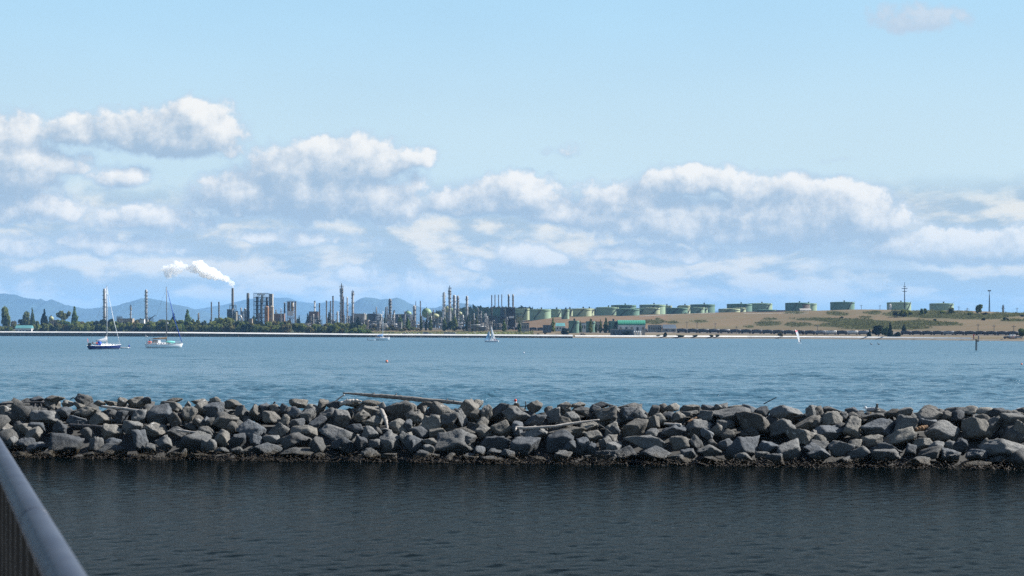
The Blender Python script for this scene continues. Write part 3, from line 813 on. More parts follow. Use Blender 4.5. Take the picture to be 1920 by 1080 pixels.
# --- tall works from left to right
column(195.8, 5.2, 541, 2230, 'tall silver flare tower with dark riser pipes behind the navy sailboat mast', m_silver, plats=9)
column(274, 4.8, 543, 2230, 'tall pale tower with many ring platforms between the two moored sailboats', m_silver, plats=10)
column(245, 2.6, 575, 2230, 'short thin tower with a crowded top halfway between two tall silver towers', m_silver, plats=4, head=3)
column(372.3, 2.2, 587, 2150, 'tiny pinkish column poking above the hedge by the white sailboat', m_tan, plats=2)
stack(396.3, 2.4, 566, 2080, 'thin dark capped stack, nearer the white sailboat of the twin pair', m_brown, tip=m_dark, collars=2)
stack(410.4, 2.6, 566, 2080, 'thin dark capped stack, nearer the steaming chimney of the twin pair', m_brown, tip=m_dark, collars=2)
stack(436.2, 4.4, 540, 2150, 'tall grey chimney giving off the white steam plume', m_stack, lip=False, taper=.12)
stack(464.9, 5.4, 549.5, 2150, 'thick grey stack with a dark laddered lower half beside the coker frame', m_stack, lip=False, lower=m_dark, collars=0)
column(452.4, 2.6, 577, 2180, 'short thin column close behind the steaming chimney building', m_silver, plats=3)
column(459.5, 3.6, 578, 2180, 'short pale column tucked against the thick grey stack', m_silver, plats=3, pipe=False)
column(533.6, 2.8, 567, 2150, 'slim grey column standing left of the ringed vessel group', m_grey, plats=2)
stack(554.2, 2.4, 565, 2130, 'plain thin stack on the right edge of the ringed vessel group', m_stack)
column(590, 2.4, 566, 2150, 'white slender column rising from pink process equipment', m_white, plats=3, head=2)
stack(599, 2.4, 568, 2120, 'short black stack beside the white slender column', m_dark, lip=False)
stack(612.2, 2.4, 563.5, 2120, 'grey stack with black top and white hoops, left of the brown stack', m_stack, tip=m_dark, collars=3)
column(619.4, 1.6, 564.5, 2200, 'hairline grey column between two dark stacks', m_grey, plats=2)
stack(624.3, 2.7, 555, 2120, 'tall plain brown stack standing in front of the refinery', m_brown)
column(640.3, 5.6, 540, 2150, 'tallest refinery tower, grey with crowded platforms and a dark top frame', m_silver, plats=8, head=6, skirt=m_grey)
stack(644.0, 1.5, 556, 2140, 'rusty thin vent pipe clinging to the tallest refinery tower', m_rust, lip=False, name='vent_stack')
column(651.2, 3.0, 557, 2150, 'medium grey tower between two taller ringed towers', m_silver, plats=3)
column(661.5, 4.0, 549, 2170, 'tall grey tower with flared top, right of the tallest tower', m_silver, plats=5, head=4)
column(731.5, 5.0, 560, 2100, 'lone banded tower above the small white sloop', m_grey, plats=8, skirt=m_silver)
column(776.8, 5.4, 573, 2080, 'squat blue grey column with a thin vent beside it', m_silver, plats=4)
stack(779.6, 1.2, 565, 2085, 'needle thin vent rising beside the squat blue grey column', m_brown, lip=False, name='vent_stack')
stack(788.2, 1.9, 564, 2080, 'thin banded stack left of the big green sphere', m_brown, tip=m_dark, lower=m_rust)
column(832.2, 5.0, 548, 2080, 'white tower with a dark ladder, leftmost of the tall central group', m_white, plats=6)
column(843.2, 4.8, 543, 2100, 'tall grey tower with a dark bulging top in the central group', m_silver, plats=7, head=5)
column(852, 5.0, 553, 2080, 'stout silver tower, left one of the close pair', m_silver, plats=7)
column(858.4, 4.4, 554.5, 2095, 'dark ringed tower, right one of the close pair', m_grey, plats=9, skirt=m_silver)
column(875.5, 4.6, 555, 2070, 'slim silver tower standing alone right of the central group', m_silver, plats=5)
TD = 1880
for px, w, yt, mt, lb in ((922, 1.9, 553, m_brown, 'first and darkest of four thin furnace stacks'), (928.1, 1.8, 552.5, m_stack, 'second of four thin furnace stacks'),
                          (934.8, 1.7, 552.5, m_stack, 'third of four thin furnace stacks, with a knobbly foot'), (940.8, 1.7, 552, m_stack, 'last of four thin furnace stacks, next to the thick pair')):
    stack(px, w, yt, TD, lb, mt, collars=1, lip=False, group='thin furnace stacks')
for px, lb in ((953.7, 'left one of two thick grey stacks with flared tops'), (962, 'right one of two thick grey stacks with flared tops')):
    stack(px, 3.1, 552, TD, lb, m_stack, tip=m_conc, collars=9, group='thick furnace stacks')
stack(946.5, 1.8, 577, 1870, 'stub of a black stack between the thin and the thick furnace stacks', m_dark, lip=False)

# --- buildings and plant
def block(px0, px1, y0, d, label, mat, name='plant_building', cat='building', depth=None, roof=None, rh=0.0, win=0, dmat=None, base_y=None):
    X, Y, z = base_pt((px0 + px1) / 2, d); W = (px1 - px0) * d / F; H = PZ(y0, d) - z; Dp = depth or W * .8
    if base_y is not None: zb = PZ(base_y, d) - z
    t = thing(name, label, cat, (X, Y, z), 0, None, (px0 + px1) / 2)
    hw = H - rh
    MB().box((0, 0, hw / 2 - .5), (W, Dp, hw + 1)).build('wall', mat, t)
    if rh:
        mb = MB(); x, y, o = W / 2 + .4, Dp / 2 + .4, .12
        mb.add([(-x, -y, hw + o), (x, -y, hw + o), (x, y, hw + o), (-x, y, hw + o), (-x + .5, 0, H), (x - .5, 0, H)], [(0, 1, 5, 4), (2, 3, 4, 5), (1, 2, 5), (3, 0, 4), (3, 2, 1, 0)])
        mb.build('roof', roof, t)
    elif roof is not None:
        MB().box((0, 0, hw + .3), (W + .5, Dp + .5, .6)).build('roof', roof, t)
    for i in range(win):
        x = -W / 2 + W * (i + .5) / win
        o = MB().box((x, -Dp / 2 - .03, hw * .55), (W / win * .5, .1, hw * .35)).build('window', m_glass, t)
    if dmat is not None:
        MB().box((W * .3, -Dp / 2 - .05, hw * .3), (W * .16, .12, hw * .6)).build('door', dmat, t)
    return t

def frame_tower(px0, px1, y0, d, label, lev, bays, mat=m_dark, name='steel_framework', clad=()):
    X, Y, z = base_pt((px0 + px1) / 2, d); W = (px1 - px0) * d / F; H = PZ(y0, d) - z; Dp = W * .6
    t = thing(name, label, 'framework', (X, Y, z), 0, None, (px0 + px1) / 2)
    s = max(.35, W * .022)
    for i in range(bays + 1):
        x = -W / 2 + W * i / bays
        for y in (-Dp / 2, Dp / 2): MB().box((x, y, H / 2), (s, s, H)).build('upright', mat, t)
    for k in range(1, lev + 1):
        zz = H * k / lev; mb = MB()
        for y in (-Dp / 2, Dp / 2): mb.box((0, y, zz - s * .5), (W + s, s * .9, s * .9))
        for i in range(bays + 1): mb.box((-W / 2 + W * i / bays, 0, zz - s * .5), (s * .8, Dp, s * .8))
        mb.box((0, 0, zz - s * 1.1), (W * .96, Dp * .9, .22))
        mb.box((0, -Dp / 2 - .1, zz + 1.1), (W, .12, .12))
        mb.build('floor_deck', mat, t)
    mb = MB()
    for k in range(lev):
        i = k % bays; x0, x1 = -W / 2 + W * i / bays, -W / 2 + W * (i + 1) / bays
        mb.tube([(x0, -Dp / 2, H * k / lev), (x1, -Dp / 2, H * (k + 1) / lev)], s * .35, 4)
    mb.build('bracing', mat, t)
    for (a, b, c, e, mt, nm) in clad:      # vessels and panels inside: photo pixels
        zz0, zz1 = PZ(e, d) - z, PZ(c, d) - z; x0, x1 = PX(a, d) - X, PX(b, d) - X
        if nm == 'vessel': MB().lathe([(.1, zz0), ((x1 - x0) / 2, zz0 + .4), ((x1 - x0) / 2, zz1 - 1), ((x1 - x0) * .2, zz1), (.01, zz1)], 16, ((x0 + x1) / 2, -Dp * .1, 0)).build('vessel', mt, t, True)
        else: MB().box(((x0 + x1) / 2, -Dp / 2 - .5, (zz0 + zz1) / 2), (x1 - x0, .8, zz1 - zz0)).build('panel', mt, t)
    return t

# steaming unit
block(427.5, 437.2, 581, 2140, 'dark windowless boiler house under the steaming chimney', m_navytank, depth=16, roof=m_grey)
frame_tower(437.4, 446, 583, 2132, 'grey braced frame with vessels right of the dark boiler house', 4, 4, m_grey, 'process_framework', [(438, 441, 585, 600, m_navytank, 'vessel'), (443.4, 445.6, 584, 603, m_dark, 'panel')])
frame_tower(431, 442.5, 572, 2150, 'small grey frame collar around the foot of the steaming chimney', 3, 3, m_grey)
column(442.6, 4.4, 585, 2105, 'fat pale vessel against the dark boiler house', m_cream, plats=1, pipe=False, cage=False)
def duct(px0, px1, y, w, d, label):
    X, Y, z = base_pt((px0 + px1) / 2, d); L = (px1 - px0) * d / F; r = w * d / F / 2; zc = PZ(y, d) - z
    t = thing('gas_duct', label, 'duct', (X, Y, z), 0, None, (px0 + px1) / 2)
    MB().tube([(-L / 2, 0, zc + 1), (L * .2, 0, zc + .6), (L * .45, 0, zc - 2), (L / 2, 0, zc - 6)], r, 12).build('pipe', m_silver, t, True)
    for x in (-L * .3, L * .3): MB().box((x, 0, zc / 2 - 1), (.6, .6, zc - r)).build('leg', m_dark, t)
duct(445.5, 453, 593, 3.6, 2110, 'bent silver gas duct between boiler house and thick stack')
# coker
frame_tower(476.5, 504, 550, 2150, 'big dark open steel frame with pale panels at its top', 9, 6, m_dark, 'coker_framework',
            [(480, 485, 556, 598, m_grey, 'vessel'), (488, 493, 560, 600, m_dark, 'vessel'), (483, 498, 551.5, 553.8, m_white, 'panel'), (490.5, 495.3, 554, 568.5, m_conc, 'panel'), (498, 503, 557, 575, m_navytank, 'vessel'),
             (492, 493.5, 571, 600, m_white, 'panel'), (484.5, 488.5, 587, 602, m_conc, 'panel')])
block(505.2, 511.8, 551, 2160, 'tall pale concrete block above the cream silo', m_conc, 'lift_tower', 'tower', depth=9)
def silo(px, w, y0, d, label, mat):
    X, Y, z = base_pt(px, d); r = w * d / F / 2; H = PZ(y0, d) - z
    t = thing('silo', label, 'silo', (X, Y, z), 0, 'pair of silos', px)
    MB().lathe([(r, -.5), (r, H - 2)], 22).build('shell', mat, t, True)
    MB().lathe([(r, H - 2), (r * .8, H - .6), (.01, H)], 22).build('roof', mat, t, True)
    mb = MB(); ring(mb, r, r * 1.12, H - 2.2, .5, 0, None); mb.build('rim', m_grey, t)
    MB().tube([(r * .5, -r * .95, 0), (r * .5, -r * .95, H)], .3, 6).build('drain_pipe', m_rust, t)
silo(500.2, 8.0, 573.5, 2120, 'rusty orange silo, left of the two silos in front of the frame', m_orange)
silo(509.3, 8.2, 573.0, 2125, 'cream silo, right of the two silos in front of the frame', m_cream)
# ringed vessel group
frame_tower(538.5, 552.5, 565, 2150, 'rust streaked frame of ringed vessels on white legs', 5, 4, m_rust, 'vessel_framework',
            [(539.5, 544, 565.5, 584, m_tan, 'vessel'), (545, 551, 566, 586, m_cream, 'vessel'), (540, 551, 583, 592, m_white, 'panel')])
# furnaces
for a, b, lb in ((924.0, 930.4, 'left one of three narrow dark green furnaces'), (931.2, 937.8, 'middle one of three narrow dark green furnaces'), (938.6, 944.4, 'right one of three narrow dark green furnaces')):
    block(a, b, 578, TD - 4, lb, m_deep if a < 938 else m_navytank, 'furnace', 'furnace', depth=4, roof=m_grey)
block(949, 966, 577.5, TD, 'broad black furnace block under the two thick stacks', m_dark, 'furnace', 'furnace', depth=10, roof=m_grey)
frame_tower(913.5, 949, 594, TD - 20, 'wide dark pipe lattice under the thin furnace stacks', 3, 9, m_navytank, 'pipe_lattice', [(915, 922, 596, 609, m_dark, 'panel'), (926, 934, 597, 608, m_navytank, 'panel'), (938, 946, 596, 609, m_dark, 'panel')])
frame_tower(948, 967.2, 588, TD - 22, 'dark legged platform in front of the broad black furnace', 3, 4, m_dark, 'pipe_lattice', [(954, 964, 592.5, 596.5, m_white, 'panel')])
frame_tower(967.6, 979.4, 587, TD - 16, 'yellowish scaffolded building beside the black furnace', 5, 4, m_tan, 'scaffold_building', [(968, 979, 594.5, 605, m_yellow, 'panel'), (968.5, 978.5, 588, 590.5, m_deep, 'panel')])

# --- tanks
def tank(px0, px1, y0, d, label, mat, cat='storage tank', cone=.04, stair=True, vent=True, base_y=None, group='oil storage tanks', rust=False):
    px = (px0 + px1) / 2; R_ = (px1 - px0) / 2 * d / F
    X, Y, z = base_pt(px, d); H = PZ(y0, d) - z
    t = thing('storage_tank', label, cat, (X, Y, z), 0, group, px)
    MB().lathe([(R_, -2), (R_, H)], 48).build('shell', mat, t, True)
    MB().lathe([(R_ * 1.005, H + .02), (R_ * .5, H + R_ * cone * .7), (.01, H + R_ * cone)], 40).build('roof', mat, t, True)
    mb = MB(); ring(mb, R_ + .02, R_ + .55, H - 1.5, .45, 0, None, 48); mb.build('wind_girder', mat, t)
    if stair:
        a0 = -2.3 + (px * 7 % 10) * .12; mb = MB(); n = 12
        for k in range(n):
            a = a0 + .55 * k / n * 16 / max(R_, 8)
            mb.box(((R_ + .45) * math.cos(a), (R_ + .45) * math.sin(a), H * (k + .5) / n), (1.0, .5, H / n * .9), a + 1.57)
        mb.build('stairway', m_dark, t)
    if vent:
        MB().box((R_ * .1, -R_ * .3, H + R_ * cone * .6 + .7), (1.6, 1.6, 2.2)).build('vent', m_dark, t)
        MB().tube([(R_ * .96, -R_ * .2, H - .3), (R_ * .96, -R_ * .2, H + 1.3)], .12, 4).build('gauge_pole', m_grey, t)
    if rust:
        a0 = -1.35; MB().lathe([(R_ + .05, .6), (R_ + .05, H - 1.6)], 12, (0, 0, 0), a0, a0 + .95).build('rusty_plate', m_brown, t, True)
    return t
TANKS = [
    (960, 984, 579.5, 2150, 'green tank, partly hidden behind the yellowish scaffold', m_green), (976, 992.6, 578.6, 2080, 'pale tank next to the yellowish scaffold', m_pale),
    (993, 1033, 580, 2050, 'wide green tank with diagonal stair, second from the scaffold', m_green), (1033, 1052.3, 579.5, 2090, 'green tank between the wide stair tank and a small near tank', m_green),
    (1062, 1073.8, 579, 2160, 'narrow pale tank squeezed behind the small near tank', m_pale), (1052.7, 1067.3, 580, 1960, 'small tall green tank standing low and nearest on the bank', m_green),
    (1094, 1114, 578.6, 2230, 'pale tank showing only its right edge behind another', m_pale), (1073.8, 1109.4, 578.6, 2090, 'wide pale green tank left of the sky gap', m_pale),
    (1146, 1193, 572.2, 2350, 'large dark topped tank behind the two wide green ones', m_deep), (1117, 1160, 576.2, 2130, 'wide green tank right of the sky gap', m_green),
    (1199, 1247.5, 571.5, 2300, 'large green tank behind two pale ones', m_green), (1190, 1213.3, 578, 2120, 'green tank tucked right of the widest near tank', m_green),
    (1155.4, 1199, 579.3, 2040, 'widest and nearest dark green tank above the arched barn', m_deep), (1207, 1237.3, 577.3, 2100, 'pale green tank with bright lid beside a white road', m_pale),
    (1238, 1260, 573, 2330, 'low pale tank peeping out behind a large green tank', m_pale), (1271.5, 1294.2, 572.6, 2330, 'whitish tank at the back against the sky', m_pale),
    (1248.5, 1289, 577.4, 2090, 'dark green tank with white lid near the white road', m_deep), (1294.5, 1340.4, 571, 2300, 'large dark tank with a pale end behind two smaller ones', m_deep),
    (1309, 1327, 577, 2120, 'small green tank half hidden at the foot of the large dark tank', m_green), (1294.4, 1321, 576.4, 2080, 'green tank in front of the large dark tank', m_green),
    (1363, 1410, 570, 2330, 'large dark green tank on the skyline, left of a twin', m_deep), (1403, 1448, 569, 2370, 'large green tank on the skyline, right of a twin', m_green),
    (1375, 1398.3, 577, 2070, 'pale tank behind the lowest pale tank', m_pale), (1347.3, 1387.5, 579, 2030, 'long low pale green tank in front of the skyline twin', m_pale),
    (1417, 1456.5, 581, 2070, 'low rust rimmed tank on the hill with one bright end', m_deep),
    (1495, 1531.3, 569, 2420, 'green tank half hidden behind the rust patched tank', m_green), (1472.5, 1519, 568, 2330, 'dark skyline tank with a large rusty patch', m_deep),
    (1557, 1602.2, 566.5, 2330, 'lone dark green tank on the skyline between two groups', m_deep), (1663.3, 1708, 567, 2280, 'skyline tank with bright end beside the lattice mast', m_green),
    (1743.3, 1787.6, 569, 2150, 'rightmost skyline tank behind hill shrubs', m_green)]
for (a, b, y, d, lb, mt) in TANKS:
    tank(a, b, y, d, lb, mt, rust='rusty patch' in lb)
for (a, b, y, d, lb) in ((1066, 1085.6, 601.5, 1620, 'low dark green tank left of three behind the shore poplars'), (1098.5, 1116, 602.5, 1630, 'low dark green tank between poplars, middle of three'),
                         (1140.6, 1157.6, 602, 1610, 'low dark green tank against the arched barn, right of three')):
    tank(a, b, y, d, lb, m_deep, group='low green tanks')
tank(689, 711.5, 588.3, 2080, 'dark blue grey tank behind poplars near the small white sloop', m_navytank, group=None)
tank(735, 777, 589.5, 2200, 'broad blue grey tank hidden behind shore poplars', m_navytank, group=None, vent=False)
column(714.2, 4.6, 589, 2060, 'bright silver drum beside the dark blue grey tank', m_silver, 'process_tower', 'tower', plats=1)
column(1669, 4.4, 570, 2265, 'upright white vessel in front of a skyline tank', m_white, 'white_vessel', 'tank', plats=0, pipe=False)
def ball(px, y, r, d, label, mat, squash=1.0):
    X, Y, z = base_pt(px, d); rr = r * d / F; zc = max(PZ(y, d) - z, rr * squash + .5)
    t = thing('gas_sphere', label, 'gas tank', (X, Y, z), 0, None, px)
    MB().ell((0, 0, zc), (rr, rr, rr * squash), 28, 16).build('shell', mat, t, True)
    for k in range(8):
        a = k * math.pi / 4 + .2; MB().tube([(rr * .93 * math.cos(a), rr * .93 * math.sin(a), -.5), (rr * .93 * math.cos(a), rr * .93 * math.sin(a), zc)], rr * .05, 6).build('leg', m_grey, t)
    MB().tube([(0, -.4, zc + rr * squash - .3), (0, -.4, zc + rr * squash + 1.6)], .5, 6).build('valve', m_dark, t)
    MB().tube([(-.9 * rr * math.cos(b_) , -rr * .5, zc + rr * squash * math.sin(b_)) for b_ in (0, .4, .8, 1.2, 1.5)], .25, 4).build('stairway', m_dark, t)
ball(800, 587, 9.2, 2230, 'big green gas sphere with a dark seam among the towers', m_sphere)
ball(816, 592.5, 7.4, 2230, 'flattened yellow green dome right of the big green sphere', m_yellow, .62)
ball(765, 588.5, 6.8, 2330, 'pale green dome left of the big green sphere', m_sphere, .8)
ball(838.5, 580, 5.2, 2330, 'pale yellow sphere behind the white tower', m_yellow, 1.15)
ball(846.5, 583, 5.4, 2310, 'green sphere between the central towers', m_sphere, 1.1)
ball(862, 588, 4.5, 2310, 'small yellow sphere right of the close tower pair', m_yellow, .8)
ball(96, 597.5, 4.6, 2240, 'pale yellow green sphere behind the left shore trees', m_yellow)

# --- low clutter of the process area: racks, drums, exchangers, sheds
def pipe_rack(px, w, h, d, label):
    X, Y, z = base_pt(px, d); W, H = w * d / F, h * d / F
    t = thing('pipe_rack', label, 'pipe rack', (X, Y, z), 0, 'pipe racks of the refinery', px)
    n = max(2, int(W / 7))
    for i in range(n + 1):
        mb = MB(); x = -W / 2 + W * i / n
        for y in (-2, 2): mb.box((x, y, H / 2), (.5, .5, H))
        for zz in (H * .55, H * .97): mb.box((x, 0, zz), (.4, 4.4, .4))
        mb.build('bent', m_grey, t)
    for zz in (H * .55, H * .97):
        for y in (-1.6, -.6, .5, 1.5):
            MB().tube([(-W / 2 - 1, y, zz + .55), (W / 2 + 1, y, zz + .55)], .33, 6).build('pipe', random.choice((m_silver, m_white, m_grey, m_grey)), t, True)
def drum(px, w, h, d, label, mat):
    X, Y, z = base_pt(px, d); L, r = w * d / F, h * d / F / 2
    t = thing('horizontal_drum', label, 'vessel', (X, Y, z), 0, 'horizontal drums', px)
    o = MB().lathe([(.01, -L / 2 - r * .5), (r * .7, -L / 2 - r * .3), (r, -L / 2), (r, L / 2), (r * .7, L / 2 + r * .3), (.01, L / 2 + r * .5)], 16)
    o.v = [(v[2], v[1], v[0] + r + 4) for v in o.v]; o.build('shell', mat, t, True)
    for x in (-L * .3, L * .3): MB().box((x, 0, 2.2), (.9, r * 1.5, 4.6)).build('saddle', m_conc, t)
def exchanger(px, w, h, d, label, mat):
    X, Y, z = base_pt(px, d); W, H = w * d / F, h * d / F
    t = thing('cooler_bank', label, 'cooler', (X, Y, z), 0, 'air cooler banks', px)
    MB().box((0, 0, H - .8), (W, 5, 1.6)).build('fan_box', mat, t)
    n = max(2, int(W / 4))
    for i in range(n):
        x = -W / 2 + W * (i + .5) / n
        MB().lathe([(W / n * .4, H), (W / n * .36, H + .9), (W / n * .3, H + .9)], 10, (x, 0, 0)).build('fan_ring', m_silver, t)
    for i in range(n + 1):
        x = -W / 2 + W * i / n; MB().box((x, 0, H / 2 - .8), (.4, 3.4, H - 1.6)).build('leg', m_dark, t)
def clutter():
    rd = random.Random(11)
    spots = [x for x in np.concatenate([np.arange(572, 700, 5.2), np.arange(700, 914, 3.4)])] + [212, 226, 232, 240, 252, 262, 268, 283, 357, 515, 521, 527, 470, 416, 891, 897, 903, 909] + list(np.arange(880, 952, 6.5))
    for i, px in enumerate(spots):
        px = px + rd.uniform(-2, 2)
        d = (rd.uniform(2090, 2180) if px < 570 else rd.uniform(1985, 2150) if px < 690 else rd.uniform(1900, 2110)) if px < 870 else rd.uniform(1790, 1850)
        k = i % 6
        if k == 0: pipe_rack(px, rd.uniform(10, 18), rd.uniform(7, 14), d, 'grey pipe rack')
        elif k == 1: drum(px, rd.uniform(5, 9), rd.uniform(2, 3.2), d, 'horizontal drum on saddles', rd.choice((m_silver, m_white, m_cream)))
        elif k == 2: exchanger(px, rd.uniform(8, 13), rd.uniform(6, 11), d, 'air cooler bank', rd.choice((m_grey, m_silver)))
        elif k == 3: column(px, rd.uniform(1.6, 2.8), 600 - rd.uniform(2, 14), d, 'short process column', rd.choice((m_silver, m_white, m_grey, m_navytank)), 'small_tower', 'tower', plats=3, group='short process columns')
        elif k == 4: block(px - rd.uniform(2, 4), px + rd.uniform(2, 4), 606 - rd.uniform(0, 8), d, 'small plant shed', rd.choice((m_white, m_conc, m_navytank, m_tan)), 'plant_shed', 'shed', depth=6, roof=m_grey, win=2)
        else: frame_tower(px - rd.uniform(4, 7), px + rd.uniform(4, 7), 604 - rd.uniform(2, 12), d, 'open process frame', 3, 4, rd.choice((m_grey, m_navytank, m_dark, m_grey)), 'process_framework',
                          [(px - 2.5, px + .5, 600, 612, rd.choice((m_silver, m_white, m_navytank)), 'vessel')])
clutter()
def slim_columns():
    rd = random.Random(77)
    for i in range(34):
        px = rd.uniform(566, 912) if i < 28 else rd.uniform(446, 535); top = rd.choice((rd.uniform(574, 586), rd.uniform(584, 597), rd.uniform(586, 598)))
        column(px, rd.uniform(1.1, 2.3), top, rd.uniform(2040, 2200), 'slim process column', rd.choice((m_silver, m_white, m_grey, m_grey, m_brown)), 'slim_tower', 'tower', plats=rd.choice((2, 3, 4)), group='slim process columns', head=rd.choice((0, 0, 2)))
slim_columns()
# named low buildings
block(30.5, 61, 610, 2125, 'low white house with green roof in front of the left shore trees', m_white, 'house', 'house', depth=9, roof=m_teal, rh=3.4, win=5, dmat=m_dark)
block(181, 205, 603, 2200, 'long white flat roofed building at the foot of the tall silver tower', m_white, depth=10, roof=m_white, win=4)
block(221, 250, 598, 2210, 'long tan plant building between the two tall silver towers', m_tan, depth=12, roof=m_conc, win=6)
block(258, 278, 600, 2215, 'grey plant building at the foot of the tall pale tower', m_conc, depth=10, roof=m_grey, win=4)
block(335, 343, 601, 2160, 'small brick red shed between two pointed trees', m_pink, 'plant_shed', 'shed', depth=8, roof=m_conc)
block(513.5, 534, 589, 2140, 'low pink and grey plant building right of the silos', m_pink, depth=10, roof=m_conc, win=6)
block(580, 597, 585, 2140, 'pinkish equipment house under the white slender column', m_pink, depth=10, roof=m_grey, win=4)
block(664, 686, 589, 2130, 'long white framed plant building right of the ringed towers', m_conc, depth=12, roof=m_silver, win=8)
block(977.5, 992, 606.5, 1720, 'grey shed beside a poplar below the brown bank', m_conc, 'warehouse', 'shed', depth=9, roof=m_grey, win=3)
block(1018, 1033.5, 610.5, 1650, 'low blue grey shed left of the tall shore poplar', m_navytank, 'warehouse', 'shed', depth=9, roof=m_grey, win=3)
block(1042, 1059, 605.5, 1690, 'white shed with teal roof behind the dark round tree', m_white, 'warehouse', 'shed', depth=9, roof=m_teal, rh=3, win=3, dmat=m_dark)
block(1086, 1098, 606, 1650, 'white office between two low green tanks', m_white, 'office', 'building', depth=8, roof=m_navytank, win=3)
block(1117, 1129, 604, 1660, 'cream office among the shore poplars', m_cream, 'office', 'building', depth=8, roof=m_tan, win=3)
block(1145, 1188, 618.3, 1500, 'long dark open shed near the water with pale roof edge', m_navytank, 'boat_shed', 'shed', depth=12, roof=m_conc, win=5)
block(1203.2, 1209, 618, 1495, 'square pale concrete tower at the end of the long dark shed', m_conc, 'concrete_tower', 'tower', depth=3)
for i, px in enumerate((1189, 1193, 1197, 1200.6)):
    column(px, 2.6, 620.5, 1492, ('first', 'second', 'third', 'last')[i] + ' of four short white tanks beside the dark shed', m_white, 'water_tank', 'tank', plats=0, pipe=False, cage=False, group='short white tanks')
block(1242.5, 1267, 608.5, 1590, 'grey gabled shed with blue side at the foot of the hill', m_conc, 'warehouse', 'shed', depth=11, roof=m_navytank, rh=3.5, win=2, dmat=m_dark)
block(1215, 1240, 610.5, 1600, 'row building with pale roof right of the arched barn', m_conc, 'warehouse', 'shed', depth=9, roof=m_silver, win=6)
block(1456.5, 1472, 582.5, 2060, 'small brick building on the hill beside the low rust rimmed tank', m_pink, 'plant_building', 'building', depth=8, roof=m_conc, win=3)
def barn(px0, px1, y0, ye, d, label, mat, wall):
    X, Y, z = base_pt((px0 + px1) / 2, d); L = (px1 - px0) * d / F; H, E = PZ(y0, d) - z, PZ(ye, d) - z
    t = thing('arched_barn', label, 'barn', (X, Y, z), 0, None, (px0 + px1) / 2)
    W = 9.0
    MB().box((0, 0, E / 2 - .5), (L * .97, W * 2 - .5, E + 1)).build('wall', wall, t)
    n = 12
    for i in range(n):                                     # ribbed roof sheets
        mb = MB(); x0, x1 = -L / 2 + L * i / n, -L / 2 + L * (i + 1) / n - .12; pr = []
        for k in range(13):
            a = math.pi * k / 12; pr.append((-math.cos(a) * W, E + math.sin(a) * (H - E)))
        vs = [(x0, y, zz) for y, zz in pr] + [(x1, y, zz) for y, zz in pr] + [(x0, y * .97, E + (zz - E) * .96) for y, zz in pr] + [(x1, y * .97, E + (zz - E) * .96) for y, zz in pr]
        m_ = 13; fs = []
        for k in range(12):
            fs += [(k, k + 1, m_ + k + 1, m_ + k), (2 * m_ + k + 1, 2 * m_ + k, 3 * m_ + k, 3 * m_ + k + 1), (k + 1, k, 2 * m_ + k, 2 * m_ + k + 1), (m_ + k, m_ + k + 1, 3 * m_ + k + 1, 3 * m_ + k)]
        mb.add(vs, fs); mb.build('roof_sheet', mat, t)
    for s in (-1, 1):
        mb = MB(); pr = [(-math.cos(math.pi * k / 12) * W * .96, E + math.sin(math.pi * k / 12) * (H - E) * .95) for k in range(13)]
        x = s * (L / 2 - .5); mb.add([(x, y, zz) for y, zz in pr] + [(x + s * .2, y, zz) for y, zz in pr], [tuple(range(13)), tuple(range(25, 12, -1))]); mb.build('gable', m_navytank, t)
    for i in range(5): MB().box((-L / 2 + L * (i + .5) / 5, -W - .0, E * .45), (L * .07, .6, E * .5)).build('door', m_glass if i % 2 else m_tan, t)
m_barn = M('barn_green', (.06, .26, .165), .35, .12, .05)
barn(1157.5, 1209.5, 600.3, 609.5, 1610, 'long arched barn with bright green ribbed roof and white wall', m_barn, m_white)
barn(1498, 1519.5, 578.5, 583.5, 2110, 'small grey arched hut on the hill below the rust patched tank', m_conc, m_conc)

# --- masts and poles
def mast(px, y0, y1w, d, label, guyed=False):
    X, Y, z = base_pt(px, d); H = PZ(y0, d) - z; w = y1w * d / F / 2
    t = thing('lattice_mast', label, 'mast', (X, Y, z), 0, None, px)
    for k in range(4):
        a = k * math.pi / 2 + .78; MB().tube([(w * math.cos(a), w * math.sin(a), 0), (w * .3 * math.cos(a), w * .3 * math.sin(a), H * .82)], .22, 5).build('leg', m_dark, t)
    n = 14; mb = MB()
    for i in range(n):
        z0, z1 = H * .82 * i / n, H * .82 * (i + 1) / n; w0, w1 = w * (1 - .7 * i / n), w * (1 - .7 * (i + 1) / n)
        for k in range(4):
            a, b = k * math.pi / 2 + .78, (k + 1) * math.pi / 2 + .78
            mb.tube([(w0 * math.cos(a), w0 * math.sin(a), z0), (w1 * math.cos(b), w1 * math.sin(b), z1)], .12, 4)
    mb.build('bracing', m_dark, t)
    MB().tube([(0, 0, H * .80), (0, 0, H)], .25, 5).build('aerial', m_dark, t)
    if not guyed:
        for zz, s in ((H * .70, 2.6), (H * .79, 3.4), (H * .86, 1.5)):
            mb = MB(); mb.box((0, 0, zz), (s * 2, .5, .7)); mb.box((0, 0, zz), (.5, s * 2, .7)); mb.build('cross_arm', m_dark, t)
    else:
        MB().box((0, 0, H * .985), (3.4, 1.0, 1.3)).build('lamp_head', m_grey, t)
mast(1696.2, 529, 2.4, 2240, 'tall dark lattice mast with cross arms beside a skyline tank')
mast(1855.2, 544.5, 3.0, 2000, 'slim tapering light mast with square head on the right skyline', True)
column(1881, 3.0, 574, 1900, 'stubby grey vent stack on the right skyline', m_grey, 'vent_stack', 'chimney', plats=2, cap='flat', head=2)
